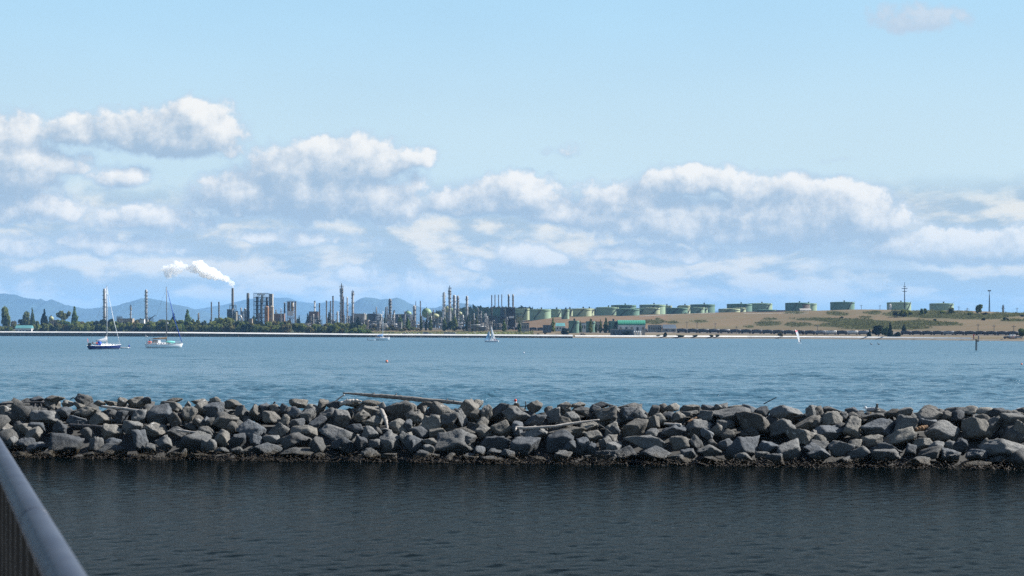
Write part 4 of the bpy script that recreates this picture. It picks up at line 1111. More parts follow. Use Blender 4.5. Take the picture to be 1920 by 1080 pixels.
def crane(px, d, label):
    X, Y, z = base_pt(px, d); a = PX(279, d) - X, PZ(598, d) - z; b = PX(292, d) - X, PZ(590.5, d) - z
    t = thing('crane', label, 'crane', (X, Y, z), 0, None, px)
    MB().box((a[0], 0, 2), (6, 4, 4)).build('cab', m_dark, t)
    MB().tube([(a[0], 0, 3), (a[0] + 1, 0, a[1]), (b[0], 0, b[1])], [.9, .7, .35], 6).build('boom', m_dark, t)
crane(282, 2200, 'dark crane boom leaning up to the right by the tall pale tower')
def pole(px, y0, d, label):
    X, Y, z = base_pt(px, d); H = PZ(y0, d) - z
    t = thing('utility_pole', label, 'utility pole', (X, Y, z), 0, 'utility poles along the railway', px)
    MB().tube([(0, 0, -.5), (0, 0, H)], [.28, .2], 6).build('post', m_wood, t)
    MB().box((0, 0, H - 1), (3.0, .3, .3)).build('crossbar', m_wood, t)
for px, y, d in ((1288, 602, 1600), (1307, 603, 1590), (1341, 605, 1560), (1381, 611, 1520), (1533, 609, 1450), (1834, 606.5, 1240), (1864, 608.5, 1210), (1901, 609.5, 1180), (1615, 571.5, 1990), (1650, 572, 1990), (1798, 574, 1900), (1814, 577, 1850), (1907, 577, 1800)):
    pole(px, y, d, 'thin wooden utility pole')
# white gravel road line on the hill
def road(name, pts, w, mat, lift):
    V = []; 
    P = [ground_at(a, b) for a, b in pts]; xs = []
    for i in range(len(P) - 1):
        for k in range(12):
            q = k / 12; X = P[i][0] * (1 - q) + P[i + 1][0] * q; Y = P[i][1] * (1 - q) + P[i + 1][1] * q; xs.append((X, Y))
    for X, Y in xs:
        for o in (-w / 2, w / 2): V.append((X, Y + o, tz(X, Y + o) + lift))
    kind(link(name, np_mesh(name, V, [(2 * i, 2 * i + 2, 2 * i + 3, 2 * i + 1) for i in range(len(xs) - 1)], mat)), 'structure')
m_road = M('pale_gravel', (.40, .385, .355), .95, .12, .1)
road('hill_road', [(1199, 593.6), (1225, 592.3), (1262, 590.6), (1300, 589), (1345, 587.4)], 8, m_road, .35)
road('terrace_road', [(1396, 588.8), (1420, 588.5), (1470, 588), (1520, 587.8)], 6, m_road, .35)
# ------------------------------------------------------------------ trestle, seawall, trains, trees, small things on the shore
def trestle():
    t = thing('trestle_bridge', 'long low timber trestle with a pale deck crossing the bay below the shore trees', 'trestle', (0, 1600, 0), px=540)
    us = np.concatenate([np.array([-320, -160]), np.arange(-60, 1075, 6.0)])
    ypx = np.interp(us, [-320, 0, 200, 350, 700, 900, 1080], [619.5, 622.2, 622.9, 623.6, 627.0, 628.0, 629.2])
    d = D0(us) - 22
    P = [Vector((PX(u, k), k, EYE + (HY - y) / F * k)) for u, k, y in zip(us, d, ypx)]
    off = Vector((0, 1600, 0))
    def strip(name, n0, n1, z0, z1, mat):
        mb = MB(); vs = []
        for p in P:
            for dy, dz in ((n0, z0), (n1, z0), (n1, z1), (n0, z1)): vs.append((p.x, p.y + dy - 1600, p.z + dz))
        fs = []
        for i in range(len(P) - 1):
            for k in range(4): fs.append((i * 4 + k, i * 4 + (k + 1) % 4, i * 4 + 4 + (k + 1) % 4, i * 4 + 4 + k))
        mb.add(vs, fs); return mb.build(name, mat, t)
    strip('deck', -2.2, 2.2, -.9, -.15, m_whitewood)
    strip('stringer', -1.9, 1.9, -1.7, -.9, m_wood)
    def slope(name, prof, mat):
        mb = MB(); vs = [(p.x, p.y + dy - 1600, p.z + dz) for p in P for dy, dz in prof]; n = len(prof)
        mb.add(vs, [(i * n + k, i * n + (k + 1) % n, i * n + n + (k + 1) % n, i * n + n + k) for i in range(len(P) - 1) for k in range(n)]); return mb.build(name, mat, t)
    slope('sun_wedge', [(-5.6, -.55), (-2.25, -.55), (-2.25, .6)], m_whitewood)  # wedge added with a low slope to catch sun as the bright deck line
    mb = MB(); rd = random.Random(3)
    for i in range(2, len(P) - 1):
        for q in (0, .33, .66):
            p = P[i].lerp(P[i + 1], q); w = rd.uniform(.2, .34)
            for dy in (-5.2, -1.9, 1.9):
                mb.box((p.x + rd.uniform(-.2, .2), p.y + dy - 1600, (p.z - 1.6 - 2.5) / 2), (w * 2, w * 2, p.z - 1.6 + 2.5))
            if rd.random() < .5: mb.box((p.x, p.y - 5.4 - 1600, p.z * .45), (.5, .3, .5))
    kind(mb.build('pile', m_wood, t), 'stuff')
trestle()
def seawall():
    t = thing('seawall', 'low white seawall and path edge along the right hand beach', 'wall', (PX(1400, 1390), 1390, 0), px=1400)
    us = np.arange(1078, 1822, 7.0); X0, Y0 = PX(1400, 1390), 1390
    for i in range(len(us) - 1):
        mb = MB(); vs = []
        for u in (us[i], us[i + 1] - .12):
            d = float(D0(u)) + 11; z = tz(PX(u, d), d)
            for dy, dz in ((-4.6, -.15), (.6, -.8), (.6, .62), (.1, .62)): vs.append((PX(u, d) - X0, d + dy - Y0, z + dz))  # outer face laid nearly flat so the wall shows sunlit white
        mb.add(vs, [(0, 1, 5, 4), (1, 2, 6, 5), (2, 3, 7, 6), (3, 0, 4, 7), (3, 2, 1, 0), (4, 5, 6, 7)]); mb.build('wall_block', m_whitewood, t)
seawall()
def quay(px0, px1, d, label):
    X, Y, z = base_pt((px0 + px1) / 2, d); L = (px1 - px0) * d / F
    t = thing('beach_log', label, 'log', (X, Y, z), 0, None, (px0 + px1) / 2)
    MB().tube([(-L / 2, 0, .3), (0, .2, .36), (L / 2, 0, .3)], [.5, .55, .45], 8).build('trunk', m_whitewood, t, True)
quay(1848, 1868, 1062, 'bleached white log lying on the beach right of the channel marker')

# --- railway
m_car = M('tank_car_black', (.055, .058, .07), .5, .3, .3, objrand=.25)
m_carw = M('tank_car_white', (.62, .62, .6), .5, .15, .3)
m_carg = M('tank_car_grey', (.22, .24, .27), .5, .2, .3)
def tank_car():
    t = thing('tank_car', 'x', 'rail car', (0, 0, 0), 0, 'rail tank cars')
    o = MB().lathe([(.01, -.47), (.10, -.465), (.125, -.44), (.125, .44), (.10, .465), (.01, .47)], 16)
    o.v = [(v[2], v[1], v[0] + .215) for v in o.v]; o.build('tank', m_car, t, True)
    MB().box((0, 0, .085), (.96, .13, .03)).build('underframe', m_dark, t)
    for x in (-.34, .34):
        b = MB().box((x, 0, .055), (.16, .12, .03)).build('bogie', m_dark, t)
        mb = MB()
        for dx in (-.05, .05):
            for y in (-.06, .06): mb.tube([(x + dx, y - .012, .035), (x + dx, y + .012, .035)], .034, 10)
        mb.build('wheel', m_rust, b)
    MB().lathe([(.045, .32), (.045, .375), (.01, .38)], 10).build('dome', m_dark, t)
    MB().box((0, 0, .345), (.5, .09, .012)).build('walkway', m_grey, t)
    return t
def trains():
    road('railway', [(770, 618.0), (860, 618.4), (930, 618.6), (1000, 619.8), (1100, 621.0), (1228, 622.0)], 9, M('rail_ballast', (.05, .046, .042), .95, .3, .2), .3)
    road('railway', [(1262, 624), (1400, 625.8), (1500, 627.8), (1700, 628.6), (1908, 629.4)], 7, MATS['rail_ballast'], .3)
    proto = tank_car(); first = True
    def car(px, py, wpx, mat, look):
        nonlocal first
        X, Y, z = ground_at(px, py); L = wpx * Y / F
        rz = math.atan2(*(lambda a, b: (b[1] - a[1], b[0] - a[0]))(ground_at(px - 9, py - .0), ground_at(px + 9, py + .0)))
        rz = max(-.35, min(.35, rz))
        if first: c = proto; first = False; c.location, c.rotation_euler, c.scale = (X, Y, z), (0, 0, rz), (L * 1.10, L * 1.1, L * 1.2); c['label'] = look; ALL[[a[0] for a in ALL].index(c)] = (c, px)
        else: c = dup(proto, (X, Y, z), rz, look, px, (L * 1.10, L * 1.1, L * 1.2))
        if mat is not None:
            for ch in c.children:
                if ch.name.split('.')[0] == 'tank': ch.material_slots[0].link = 'OBJECT'; ch.material_slots[0].material = mat
    for i in range(17):
        px = 858 + i * 14.2
        if 905 < px < 930: continue
        car(px, np.interp(px, [770, 930, 1000, 1100, 1228], [618.2, 618.4, 619.6, 620.8, 621.8]), 13.6, None, 'black rail tank car')
    for i in range(8):
        px = 1127 + i * 13.4
        car(px, np.interp(px, [1100, 1228], [620.6, 621.6]), 13, None, 'black rail tank car')
    for i in range(32):
        px = 1279 + i * 20
        if 1622 < px < 1690: continue
        white = px in (1559, 1599); grey = px in (1619, 1779, 1539)
        car(px, np.interp(px, [1270, 1400, 1500, 1700, 1900], [624, 625.6, 627.6, 628.4, 629.2]), 19.4, m_carw if white else m_carg if grey else None,
            'white rail tank car' if white else 'grey rail tank car' if grey else 'dark rail tank car')
trains()

# --- trees
def foliage_mat(name, c, c2):
    return M(name, c, .85, .3, .18, 0, 0, .15, objrand=.22, c2=c2)
LEAF = {'broad': foliage_mat('broad_leaf', (.19, .215, .06), (.10, .12, .038)), 'poplar': foliage_mat('poplar_leaf', (.115, .16, .045), (.058, .088, .03)),
        'conifer': foliage_mat('fir_needle', (.022, .036, .020), (.010, .019, .012)), 'willow': foliage_mat('willow_leaf', (.12, .145, .036), (.06, .085, .024)),
        'brown': foliage_mat('dry_leaf', (.17, .145, .065), (.09, .082, .036)), 'scrub': foliage_mat('scrub_leaf', (.10, .105, .045), (.05, .056, .025))}
for k_ in LEAF.values():
    nt = k_.node_tree; p = nt.nodes['Principled BSDF']; tr = N(nt, 'ShaderNodeBsdfTranslucent'); nt.links.new(p.inputs['Base Color'].links[0].from_socket, tr.inputs[0])
    mx = N(nt, 'ShaderNodeMixShader'); mx.inputs[0].default_value = .5; nt.links.new(p.outputs[0], mx.inputs[1]); nt.links.new(tr.outputs[0], mx.inputs[2]); nt.links.new(mx.outputs[0], nt.nodes['Material Output'].inputs[0])
m_bark = M('bark', (.11, .09, .07), .95, .3, 1)
def crown_mesh(shape, seed, n, leaf):
    r = np.random.RandomState(seed); V, Fq = [], []
    lobes = []
    if shape == 'broad':
        for i in range(9): a = r.uniform(0, 6.28); q = r.uniform(.15, .62); lobes.append((q * math.cos(a), q * math.sin(a), r.uniform(.14, .80), r.uniform(.26, .42)))
        lobes.append((0, 0, .6, .42))
    elif shape == 'bush':
        for i in range(9): a = r.uniform(0, 6.28); q = r.uniform(.1, .66); lobes.append((q * math.cos(a), q * math.sin(a), r.uniform(.2, .68), r.uniform(.24, .38)))
    elif shape == 'poplar':
        for i in range(12): z = .14 + .80 * i / 11; w = .95 * math.sin(math.pi * min(1, (z + .12)) ** .8) ** .7; a = r.uniform(0, 6.28); lobes.append((.25 * w * math.cos(a), .25 * w * math.sin(a), z, max(.18, .62 * w)))
    elif shape == 'conifer':
        for i in range(14): z = .10 + .86 * i / 13; w = 1.02 - .95 * z; a = r.uniform(0, 6.28); lobes.append((.2 * w * math.cos(a), .2 * w * math.sin(a), z, max(.10, .72 * w)))
    elif shape == 'airy':
        for i in range(16): a = r.uniform(0, 6.28); q = r.uniform(.1, .72); lobes.append((q * math.cos(a), q * math.sin(a), r.uniform(.50, .9) - q * .12, r.uniform(.18, .28)))
    tall = shape in ('poplar', 'conifer')
    wts = np.array([l[3] ** 2 for l in lobes]); wts /= wts.sum()
    for i in range(n):
        l = lobes[r.choice(len(lobes), p=wts)]
        d = r.normal(0, 1, 3); d /= np.linalg.norm(d); q = l[3] * r.uniform(.55, 1.06)
        zs = .32 if tall else .58
        p = np.array([l[0] + d[0] * q, l[1] + d[1] * q, l[2] + d[2] * q * zs])
        if p[2] < .02: p[2] = abs(p[2]) + .02
        a = np.cross(d, r.normal(0, 1, 3)); a /= np.linalg.norm(a); b = np.cross(d, a) + d * r.uniform(-.7, .7)
        s = leaf * r.uniform(.6, 1.3); a = a * s * np.array([1, 1, zs * 1.2]); b = b * s * np.array([1, 1, zs * 1.2])
        k = len(V); V += [p - a - b * .6, p + a * .8 - b, p + a + b * .7, p - a * .6 + b]; Fq.append((k, k + 1, k + 2, k + 3))
    return np_mesh('crown', V, Fq, None, True)
CROWN = {}
for sh, n, lf in (('broad', 1000, .085), ('bush', 900, .095), ('poplar', 900, .125), ('conifer', 800, .125), ('airy', 520, .07)):
    CROWN[sh] = [crown_mesh(sh, 50 + k, n, lf) for k in range(4)]
TRUNK = {}
for sh in CROWN:
    mb = MB(); top = {'broad': .6, 'bush': .35, 'poplar': .9, 'conifer': .95, 'airy': .62}[sh]
    mb.tube([(0, 0, -.05), (.02, 0, top * .5), (0, .02, top)], [.075, .05, .015], 6)
    if sh in ('broad', 'airy'):
        for a in (0.3, 1.6, 2.9, 4.1, 5.3): mb.tube([(0, 0, top * .45), (.3 * math.cos(a), .3 * math.sin(a), top * .85), (.55 * math.cos(a), .55 * math.sin(a), top * 1.2)], [.04, .025, .01], 5)
    TRUNK[sh] = mb.mesh('trunk', m_bark, True)
def tree(px, hw, ytop, ybase, shape, leafm, look, cat='tree', group='trees along the far shore', name=None, d=None):
    if d is None: X, Y, z = ground_at(px, ybase)
    else: X, Y, z = base_pt(px, d)
    H = max(PZ(ytop, Y) - z, .8); w = hw * Y / F
    rd = random.Random(int(px * 13 + ytop))
    nm = name or {'poplar': 'poplar_tree', 'conifer': 'fir_tree', 'bush': 'bush', 'airy': 'airy_tree'}.get(shape, 'leafy_tree')
    t = thing(nm, look, cat, (X, Y, z), rd.uniform(0, 6.28), group, px)
    sc = (w * 1.18, w * 1.18, H)
    c = link('crown', rd.choice(CROWN[shape]).copy() if False else rd.choice(CROWN[shape]), t); c.scale = sc
    if not c.data.materials: c.data.materials.append(LEAF[leafm])
    c.material_slots[0].link = 'OBJECT'; c.material_slots[0].material = LEAF[leafm]
    k = link('trunk', TRUNK[shape], t); k.scale = (max(w * 1.0, H * .25), max(w * 1.0, H * .25), H)
    return t
T = [ # hand placed: px, half width, top, base, shape, leaf, look
    (8, 10, 573, 621, 'broad', 'broad', 'tall olive cottonwood at the very left edge'), (-14, 12, 585, 621, 'broad', 'broad', 'tall leafy tree beyond the left edge'), (26, 8, 597, 618, 'bush', 'brown', 'low dark tree left of the green roofed house'), (42, 9, 596, 616, 'broad', 'conifer', 'dark rounded tree behind the green roofed house'),
    (51, 9.5, 577, 616, 'broad', 'broad', 'tall cottonwood behind the green roofed house'), (60.5, 5, 577.5, 616, 'poplar', 'poplar', 'dark poplar touching the tall cottonwood'), (62, 6, 599.5, 617, 'broad', 'willow', 'light green willow at the end of the green roofed house'),
    (71.5, 5.5, 596, 617, 'bush', 'broad', 'green bush between willow and dark poplar'), (83, 7.5, 580, 618, 'poplar', 'conifer', 'blackish double topped poplar'), (98, 8, 599, 618, 'broad', 'brown', 'olive tree right of the double topped poplar'),
    (118.5, 13, 580.5, 617, 'airy', 'broad', 'airy wide crowned tree on a bare trunk'), (115, 9, 596, 618, 'bush', 'broad', 'bushy tree under the airy crown'), (139.5, 8, 573.5, 618, 'poplar', 'poplar', 'tallest pointed poplar of the left shore'), (128, 9, 599, 619, 'broad', 'poplar', 'dark bush left of the tallest poplar'),
    (325, 7, 586.5, 616, 'poplar', 'conifer', 'pointed dark fir behind the white sailboat stay'), (351.5, 8.5, 579.5, 616, 'poplar', 'poplar', 'large pointed poplar right of the white sailboat'), (300, 10, 596, 617, 'broad', 'brown', 'rounded brownish tree left of the white sailboat mast'),
    (475, 5, 589, 612, 'broad', 'poplar', 'small dark tree at the foot of the coker frame'), (552, 13.5, 603.5, 623, 'broad', 'willow', 'rounded light green tree, brightest of the hedge'), (591, 15, 601.5, 623, 'bush', 'broad', 'large domed bush right of the light green tree'),
    (577, 6.5, 587.5, 613, 'conifer', 'conifer', 'dark fir above the domed bush'), (561, 4, 590, 612, 'conifer', 'conifer', 'slim dark fir behind the light green tree'), (617, 6, 585, 613, 'poplar', 'conifer', 'dark fir in front of two stacks'), (640, 15, 603, 623, 'bush', 'broad', 'wide olive bush below the tallest tower'),
    (660, 4.5, 588, 612, 'poplar', 'poplar', 'narrow poplar at the foot of a flared tower'), (671, 7, 594, 620, 'poplar', 'conifer', 'blackish poplar left of the dark blue tank'), (688, 6.5, 589.5, 615, 'poplar', 'poplar', 'green poplar in front of the dark blue tank'), (722, 5, 588, 613, 'poplar', 'poplar', 'poplar just right of the small white sloop mast'),
    (733, 8, 606, 620, 'bush', 'brown', 'reddish bush below the lone banded tower'), (705, 8, 604, 619, 'bush', 'brown', 'reddish bush below the dark blue tank'),
    (750, 6, 588.5, 618, 'poplar', 'poplar', 'full poplar right of the lone banded tower'), (764.5, 6, 594, 619, 'poplar', 'poplar', 'full poplar left of the squat column'), (789, 3.6, 592, 620, 'poplar', 'poplar', 'thin poplar in front of the banded stack'), (799, 3.2, 597, 620, 'poplar', 'conifer', 'thin dark poplar under the green sphere'),
    (807.5, 5.2, 592.5, 620, 'poplar', 'poplar', 'full poplar right of the green sphere'), (833, 5.5, 594, 620.5, 'poplar', 'poplar', 'poplar at the foot of the white tower'), (843, 6, 599, 620.5, 'broad', 'poplar', 'dark rounded tree at the foot of the bulging tower'), (852.5, 6.2, 588.5, 620.5, 'poplar', 'broad', 'tallest poplar of the shore row, below the close tower pair'),
    (877, 4.6, 592, 621, 'poplar', 'poplar', 'poplar at the foot of the slim silver tower'), (886.5, 5.4, 590, 620.5, 'poplar', 'poplar', 'dense poplar right of the slim silver tower'), (894, 3.6, 591, 621, 'poplar', 'broad', 'slender poplar at the end of the shore row'), (902, 2.5, 611, 620, 'bush', 'brown', 'small bush after the poplar row'),
    (945, 5.3, 599, 621.5, 'poplar', 'poplar', 'dense pointed tree below the thick furnace stacks'), (973.5, 4.6, 601.5, 622, 'poplar', 'poplar', 'thin poplar below the yellowish scaffold'), (988, 6, 612, 620, 'bush', 'poplar', 'bush beside the grey shed'), (1037, 5.2, 595, 622, 'poplar', 'broad', 'tall open poplar before the brown bank'),
    (1058.5, 8.2, 612.5, 627.5, 'broad', 'conifer', 'dark round tree close to the seawall'), (1009, 3, 624, 628, 'bush', 'scrub', 'small round shrub on the brown shore'), (1022, 3.4, 621.5, 628, 'bush', 'scrub', 'second small shrub on the brown shore'), (1079.5, 5, 607, 623, 'poplar', 'poplar', 'dark poplar before the left low tank'),
    (1088.5, 3.2, 602, 623, 'poplar', 'poplar', 'slim poplar right of the left low tank'), (1107, 4.6, 597.5, 624, 'poplar', 'broad', 'tall poplar before the middle low tank'), (1117.5, 2.6, 602, 624, 'poplar', 'poplar', 'thin poplar right of the middle low tank'), (1126, 3.4, 598.5, 624, 'poplar', 'broad', 'open poplar left of the widest poplar'),
    (1136, 6, 595.5, 624, 'poplar', 'poplar', 'widest poplar before the right low tank'), (1173.5, 7, 618, 629.5, 'bush', 'conifer', 'dark round bush before the long dark shed'), (1246.5, 4.6, 620, 632, 'bush', 'conifer', 'dark upright bush right of the concrete tower'), (1235, 5, 626, 631, 'bush', 'scrub', 'low scrub right of the dark shed'),
    (1277, 9, 626.5, 632, 'bush', 'scrub', 'low scrub on the beach below the utility poles'), (1303, 6, 626, 632, 'bush', 'scrub', 'grey green scrub at the railway end'), (1333, 4.5, 626.5, 632.5, 'bush', 'scrub', 'left one of two beach shrubs'), (1344.5, 4.5, 626, 632.5, 'bush', 'scrub', 'right one of two beach shrubs'),
    (1463, 5, 619, 633, 'bush', 'brown', 'lone dark shrub before the rail cars'), (1630.5, 5.2, 617, 632.5, 'poplar', 'conifer', 'small dark cone tree left of the dark clump'), (1647.5, 12.5, 609, 631.5, 'broad', 'conifer', 'broad dark tree in the clump before the rail cars'),
    (1658, 8, 611, 631.5, 'broad', 'poplar', 'grey green tree in the middle of the dark clump'), (1669, 7, 603, 632.5, 'conifer', 'conifer', 'tallest dark fir of the clump'), (1681, 9, 618.5, 632.5, 'bush', 'conifer', 'low dark bush at the right of the clump'), (1695, 5.4, 607.5, 624, 'poplar', 'conifer', 'single dark columnar tree right of the clump'),
    (1834, 8.5, 568, 588, 'broad', 'poplar', 'bold spreading tree on the right skyline'), (1785, 7.5, 574.5, 588, 'broad', 'broad', 'rounded tree at the end of the rightmost tank'), (1844, 4, 593.5, 601, 'bush', 'conifer', 'dark round bush on the right slope'), (1886, 5.6, 593, 601.5, 'bush', 'conifer', 'larger dark round bush on the far right slope'),
    (1914, 9, 615, 634, 'broad', 'poplar', 'dark tree at the right edge beside parked boats'), (1753, 4.5, 596.5, 603, 'bush', 'conifer', 'dark shrub below the hill scrub'), (1578, 4, 592, 597, 'bush', 'conifer', 'dark shrub on the open slope below the lone tank'), (1918, 6, 589, 594, 'bush', 'conifer', 'shrub at the right edge of the skyline'),
    (1693, 11, 575, 594, 'bush', 'broad', 'large shrub in front of the lattice mast'), (1682, 8, 581, 594, 'bush', 'scrub', 'shrub left of the large one by the mast'), (1707, 8, 578, 592, 'bush', 'broad', 'shrub right of the large one by the mast'), (1727.5, 4.5, 576, 591, 'broad', 'poplar', 'upright shrub on the skyline, left of two'), (1736, 4.5, 576.5, 590, 'broad', 'poplar', 'upright shrub on the skyline, right of two'), (1768, 7, 579, 590, 'bush', 'broad', 'shrub hiding the base of the rightmost tank'), (1820, 7, 583, 592, 'bush', 'broad', 'low shrub left of the bold skyline tree'), (1846, 7, 584, 591, 'bush', 'scrub', 'low shrub right of the bold skyline tree')]
for a in T: tree(*a[:7])
def hedge():
    rd = random.Random(21)
    def go(x0, x1, step, top, base, sz, kinds, jit=3.5, back=None):
        x = x0
        while x < x1:
            k = rd.choice(kinds); s = rd.uniform(*sz)
            yt = top(x) + rd.uniform(-jit, jit)
            sh, lf, lk = k
            tree(x, s, yt, base(x) + rd.uniform(-.7, .7), sh, lf, lk, d=None if back is None else float(D0(x)) + back + rd.uniform(-.25, .25) * back)
            x += step * rd.uniform(.7, 1.3)
    K = [('bush', 'broad', 'olive green hedge tree'), ('bush', 'poplar', 'dark green hedge tree'), ('bush', 'brown', 'brownish hedge bush'), ('bush', 'broad', 'olive hedge bush'), ('bush', 'conifer', 'blackish hedge tree'), ('broad', 'broad', 'tall olive hedge tree')]
    base = lambda x: np.interp(x, [140, 380, 560, 680, 740], [619.6, 621.0, 622.4, 623.2, 623])
    go(144, 540, 6.2, lambda x: np.interp(x, [150, 260, 300, 380, 560], [598, 597, 597, 598.5, 600.5]), lambda x: base(x) - 3, (9, 14), K, 5, 75)
    go(146, 540, 6.5, lambda x: np.interp(x, [150, 380, 560], [604, 605, 607]), lambda x: base(x) + 1.0, (9, 12), K, 4, 30)
    go(-20, 34, 6.5, lambda x: 606, lambda x: 618.6, (7, 9), K, 3, 200)
    go(66, 144, 6.5, lambda x: 604.5, lambda x: 618.6, (7, 9), K, 3, 90)
    go(560, 676, 10, lambda x: 603, lambda x: base(x) - 3, (10, 13), K, 3.5, 75)
    go(600, 676, 8, lambda x: 603, lambda x: base(x) - 4, (9, 12), K, 3.5, 110)
    go(610, 690, 9, lambda x: 611, lambda x: base(x), (8, 11), K, 2, 40)
    go(680, 790, 8, lambda x: 613.5, lambda x: 620.5, (5, 7.5), [('bush', 'scrub', 'low shore scrub'), ('bush', 'brown', 'low brown shore bush'), ('bush', 'broad', 'low olive shore bush')], 2)
    go(355, 560, 13, lambda x: 596, lambda x: 614, (3.5, 6), [('conifer', 'conifer', 'dark young fir behind the hedge'), ('broad', 'poplar', 'dark tree behind the hedge')], 3)
hedge()
# scrub on the slope and the wooded ridge behind the works: masses nobody could count
def mass(name, spots, leafm, size, seed, n_per):
    r = np.random.RandomState(seed); V, Fq = [], []
    for (cx, cy, rx, ry) in spots:
        n = int(rx * ry * n_per)
        for _ in range(n):
            a = r.uniform(0, 6.28); q = math.sqrt(r.uniform(0, 1)) * (1 + .15 * math.sin(3 * a + cx) + .12 * math.sin(5 * a + cy))
            X, Y, z = ground_at_fast(cx + rx * q * math.cos(a), cy + ry * q * math.sin(a))
            h = size * r.uniform(.5, 1.5)
            for _k in range(5):
                p = np.array([X + r.normal(0, h * .7), Y + r.normal(0, h * .7), 0]); p[2] = z + abs(r.normal(0, h * .5)) + .1
                d1, d2 = r.normal(0, 1, 3), r.normal(0, 1, 3); s = h * .5
                d1 *= s / np.linalg.norm(d1); d2 *= s / np.linalg.norm(d2); k = len(V)
                V += [p - d1, p - d2 * .8, p + d1, p + d2]; Fq.append((k, k + 1, k + 2, k + 3))
    kind(link(name, np_mesh(name, V, Fq, LEAF[leafm])), 'stuff')
_gx, _gy = np.arange(1180, 1925, 4.0), np.arange(578, 622, .5)
_G = {}
def ground_at_fast(px, py):
    k = (round(px / 3), round(py * 3))
    if k not in _G: _G[k] = ground_at(k[0] * 3, k[1] / 3)
    g = _G[k]; X, Y = PX(px, g[1]) + 0, g[1] + (hash((px, py)) % 100) * .06
    return X, Y, tz(X, Y)
mass('hillside_scrub', SCRUB, 'scrub', .7, 4, 3.4)
def ridge_wood():
    r = np.random.RandomState(6); V, Fq = [], []
    for i in range(2600):
        px = r.uniform(806, 1000) if i % 3 else r.uniform(860, 1130); d = r.uniform(2600, 3000); X = PX(px, d); z = tz(X, d)
        ztop = PZ(np.interp(px, [800, 830, 880, 985, 1010, 1140], [588, 584, 578, 578.5, 583, 584]), d)
        p = np.array([X, d, z + (ztop - z) * r.uniform(.2, 1) + r.normal(0, .8)])
        d1, d2 = r.normal(0, 1, 3) * 2.2, r.normal(0, 1, 3) * 2.2; k = len(V)
        V += [p - d1, p - d2, p + d1, p + d2]; Fq.append((k, k + 1, k + 2, k + 3))
    kind(link('ridge_woods', np_mesh('ridge_woods', V, Fq, LEAF['conifer'])), 'stuff')
ridge_wood()
def lawn_grass():
    r = np.random.RandomState(16); V, Fq = [], []
    for i in range(9000):
        u = r.uniform(640, 1000); s = r.uniform(14, 200); d = float(D0(u)) + s; X = PX(u, d); z = tz(X, d)
        h = r.uniform(.15, .5); a = r.uniform(0, 3.14); w = r.uniform(.4, 1.3); k = len(V)
        V += [(X - w * math.cos(a), d - w * math.sin(a), z), (X + w * math.cos(a), d + w * math.sin(a), z), (X + w * math.cos(a) * .7, d + .2, z + h), (X - w * math.cos(a) * .7, d + .2, z + h * .8)]; Fq.append((k, k + 1, k + 2, k + 3))
    kind(link('shore_grass', np_mesh('shore_grass', V, Fq, M('grass_blade', (.16, .19, .06), .9, .4, .05, c2=(.20, .17, .08)))), 'stuff')
lawn_grass()

# --- vehicles, gulls and boats parked ashore
m_carpaint = [M('white_car_paint', (.75, .75, .75), .3, .05), M('silver_car_paint', (.45, .46, .48), .3, .05), M('dark_car_paint', (.05, .055, .07), .3, .1), M('blue_car_paint', (.08, .14, .28), .3, .1)]
m_tyre = M('tyre', (.02, .02, .02), .9)
def vehicle(px, py, paint, label, van=False, L=4.6):
    X, Y, z = ground_at(px, py)
    t = thing('parked_van' if van else 'parked_car', label, 'van' if van else 'car', (X, Y, z), random.Random(px).uniform(-.3, .3), 'vehicles parked along the shore', px)
    h = 2.3 if van else 1.45
    pr = [(-L / 2, .45), (-L / 2, h * .62), (-L / 2 + .3, h * .95), (-L * .1, h), (L * .12 if not van else L * .3, h), (L * .28 if not van else L * .42, h * .62), (L / 2 - .1, h * .56), (L / 2, .45)]
    MB().prism(pr, -.88, .88).build('body', paint, t)
    w = [(x * .86 - .05, min(zz, h) * .97) for x, zz in ((-L / 2 + .45, h * .64), (-L / 2 + .6, h * .92), (L * .1, h * .93), (L * .24, h * .65))]
    for s in (-1, 1): MB().prism(w, s * .885, s * .9).build('window', m_glass, t)
    for x in (-L * .31, L * .31):
        for y in (-.8, .8): MB().tube([(x, y - .1, .33), (x, y + .1, .33)], .33, 12).build('wheel', m_tyre, t)
for px, py, c, lb, v in ((760.5, 627.5, 3, 'blue parked car between white gull specks on the grass', 0), (784, 627.8, 0, 'white parked car left of the blue van', 0), (799, 627.8, 3, 'blue and white van parked behind the trestle', 1), (808, 627.8, 1, 'silver car right of the blue van', 0),
                         (443, 623.6, 0, 'white car on the shore road below the steaming chimney', 0), (451, 623.6, 1, 'silver pickup like car right of the white shore car', 0), (467, 623.8, 1, 'small silver car below the thick grey stack', 0), (1889, 635.2, 2, 'dark car left of the beached white boat', 0), (1910, 635, 1, 'silver car at the right edge of the shore', 0),
                         (1093, 628.5, 2, 'dark car near the dark round shore tree', 0), (699, 626.4, 2, 'black car by the trestle behind the small sloop', 0), (132, 620.6, 3, 'dark blue car below the tallest left poplar', 0)):
    vehicle(px, py, m_carpaint[c], lb, bool(v), 5.6 if v else 4.6)
def trailer(px0, px1, py, label):
    X, Y, z = ground_at((px0 + px1) / 2, py); L = (px1 - px0) * Y / F
    t = thing('storage_trailer', label, 'trailer', (X, Y, z), 0, None, (px0 + px1) / 2)
    MB().box((0, 0, 1.4), (L, 2.4, 1.6)).build('body', m_silver, t)
    for i in range(6): MB().box((-L / 2 + L * (i + .5) / 6, -1.23, 1.6), (L / 9, .06, .7)).build('window', m_glass, t)
    for x in (-L * .3, -L * .2, L * .3):
        MB().tube([(x, -1.1, .45), (x, -.8, .45)], .45, 10).build('wheel', m_tyre, t)
trailer(832, 854, 627.6, 'long silver trailer parked behind the trestle below the tower pair')
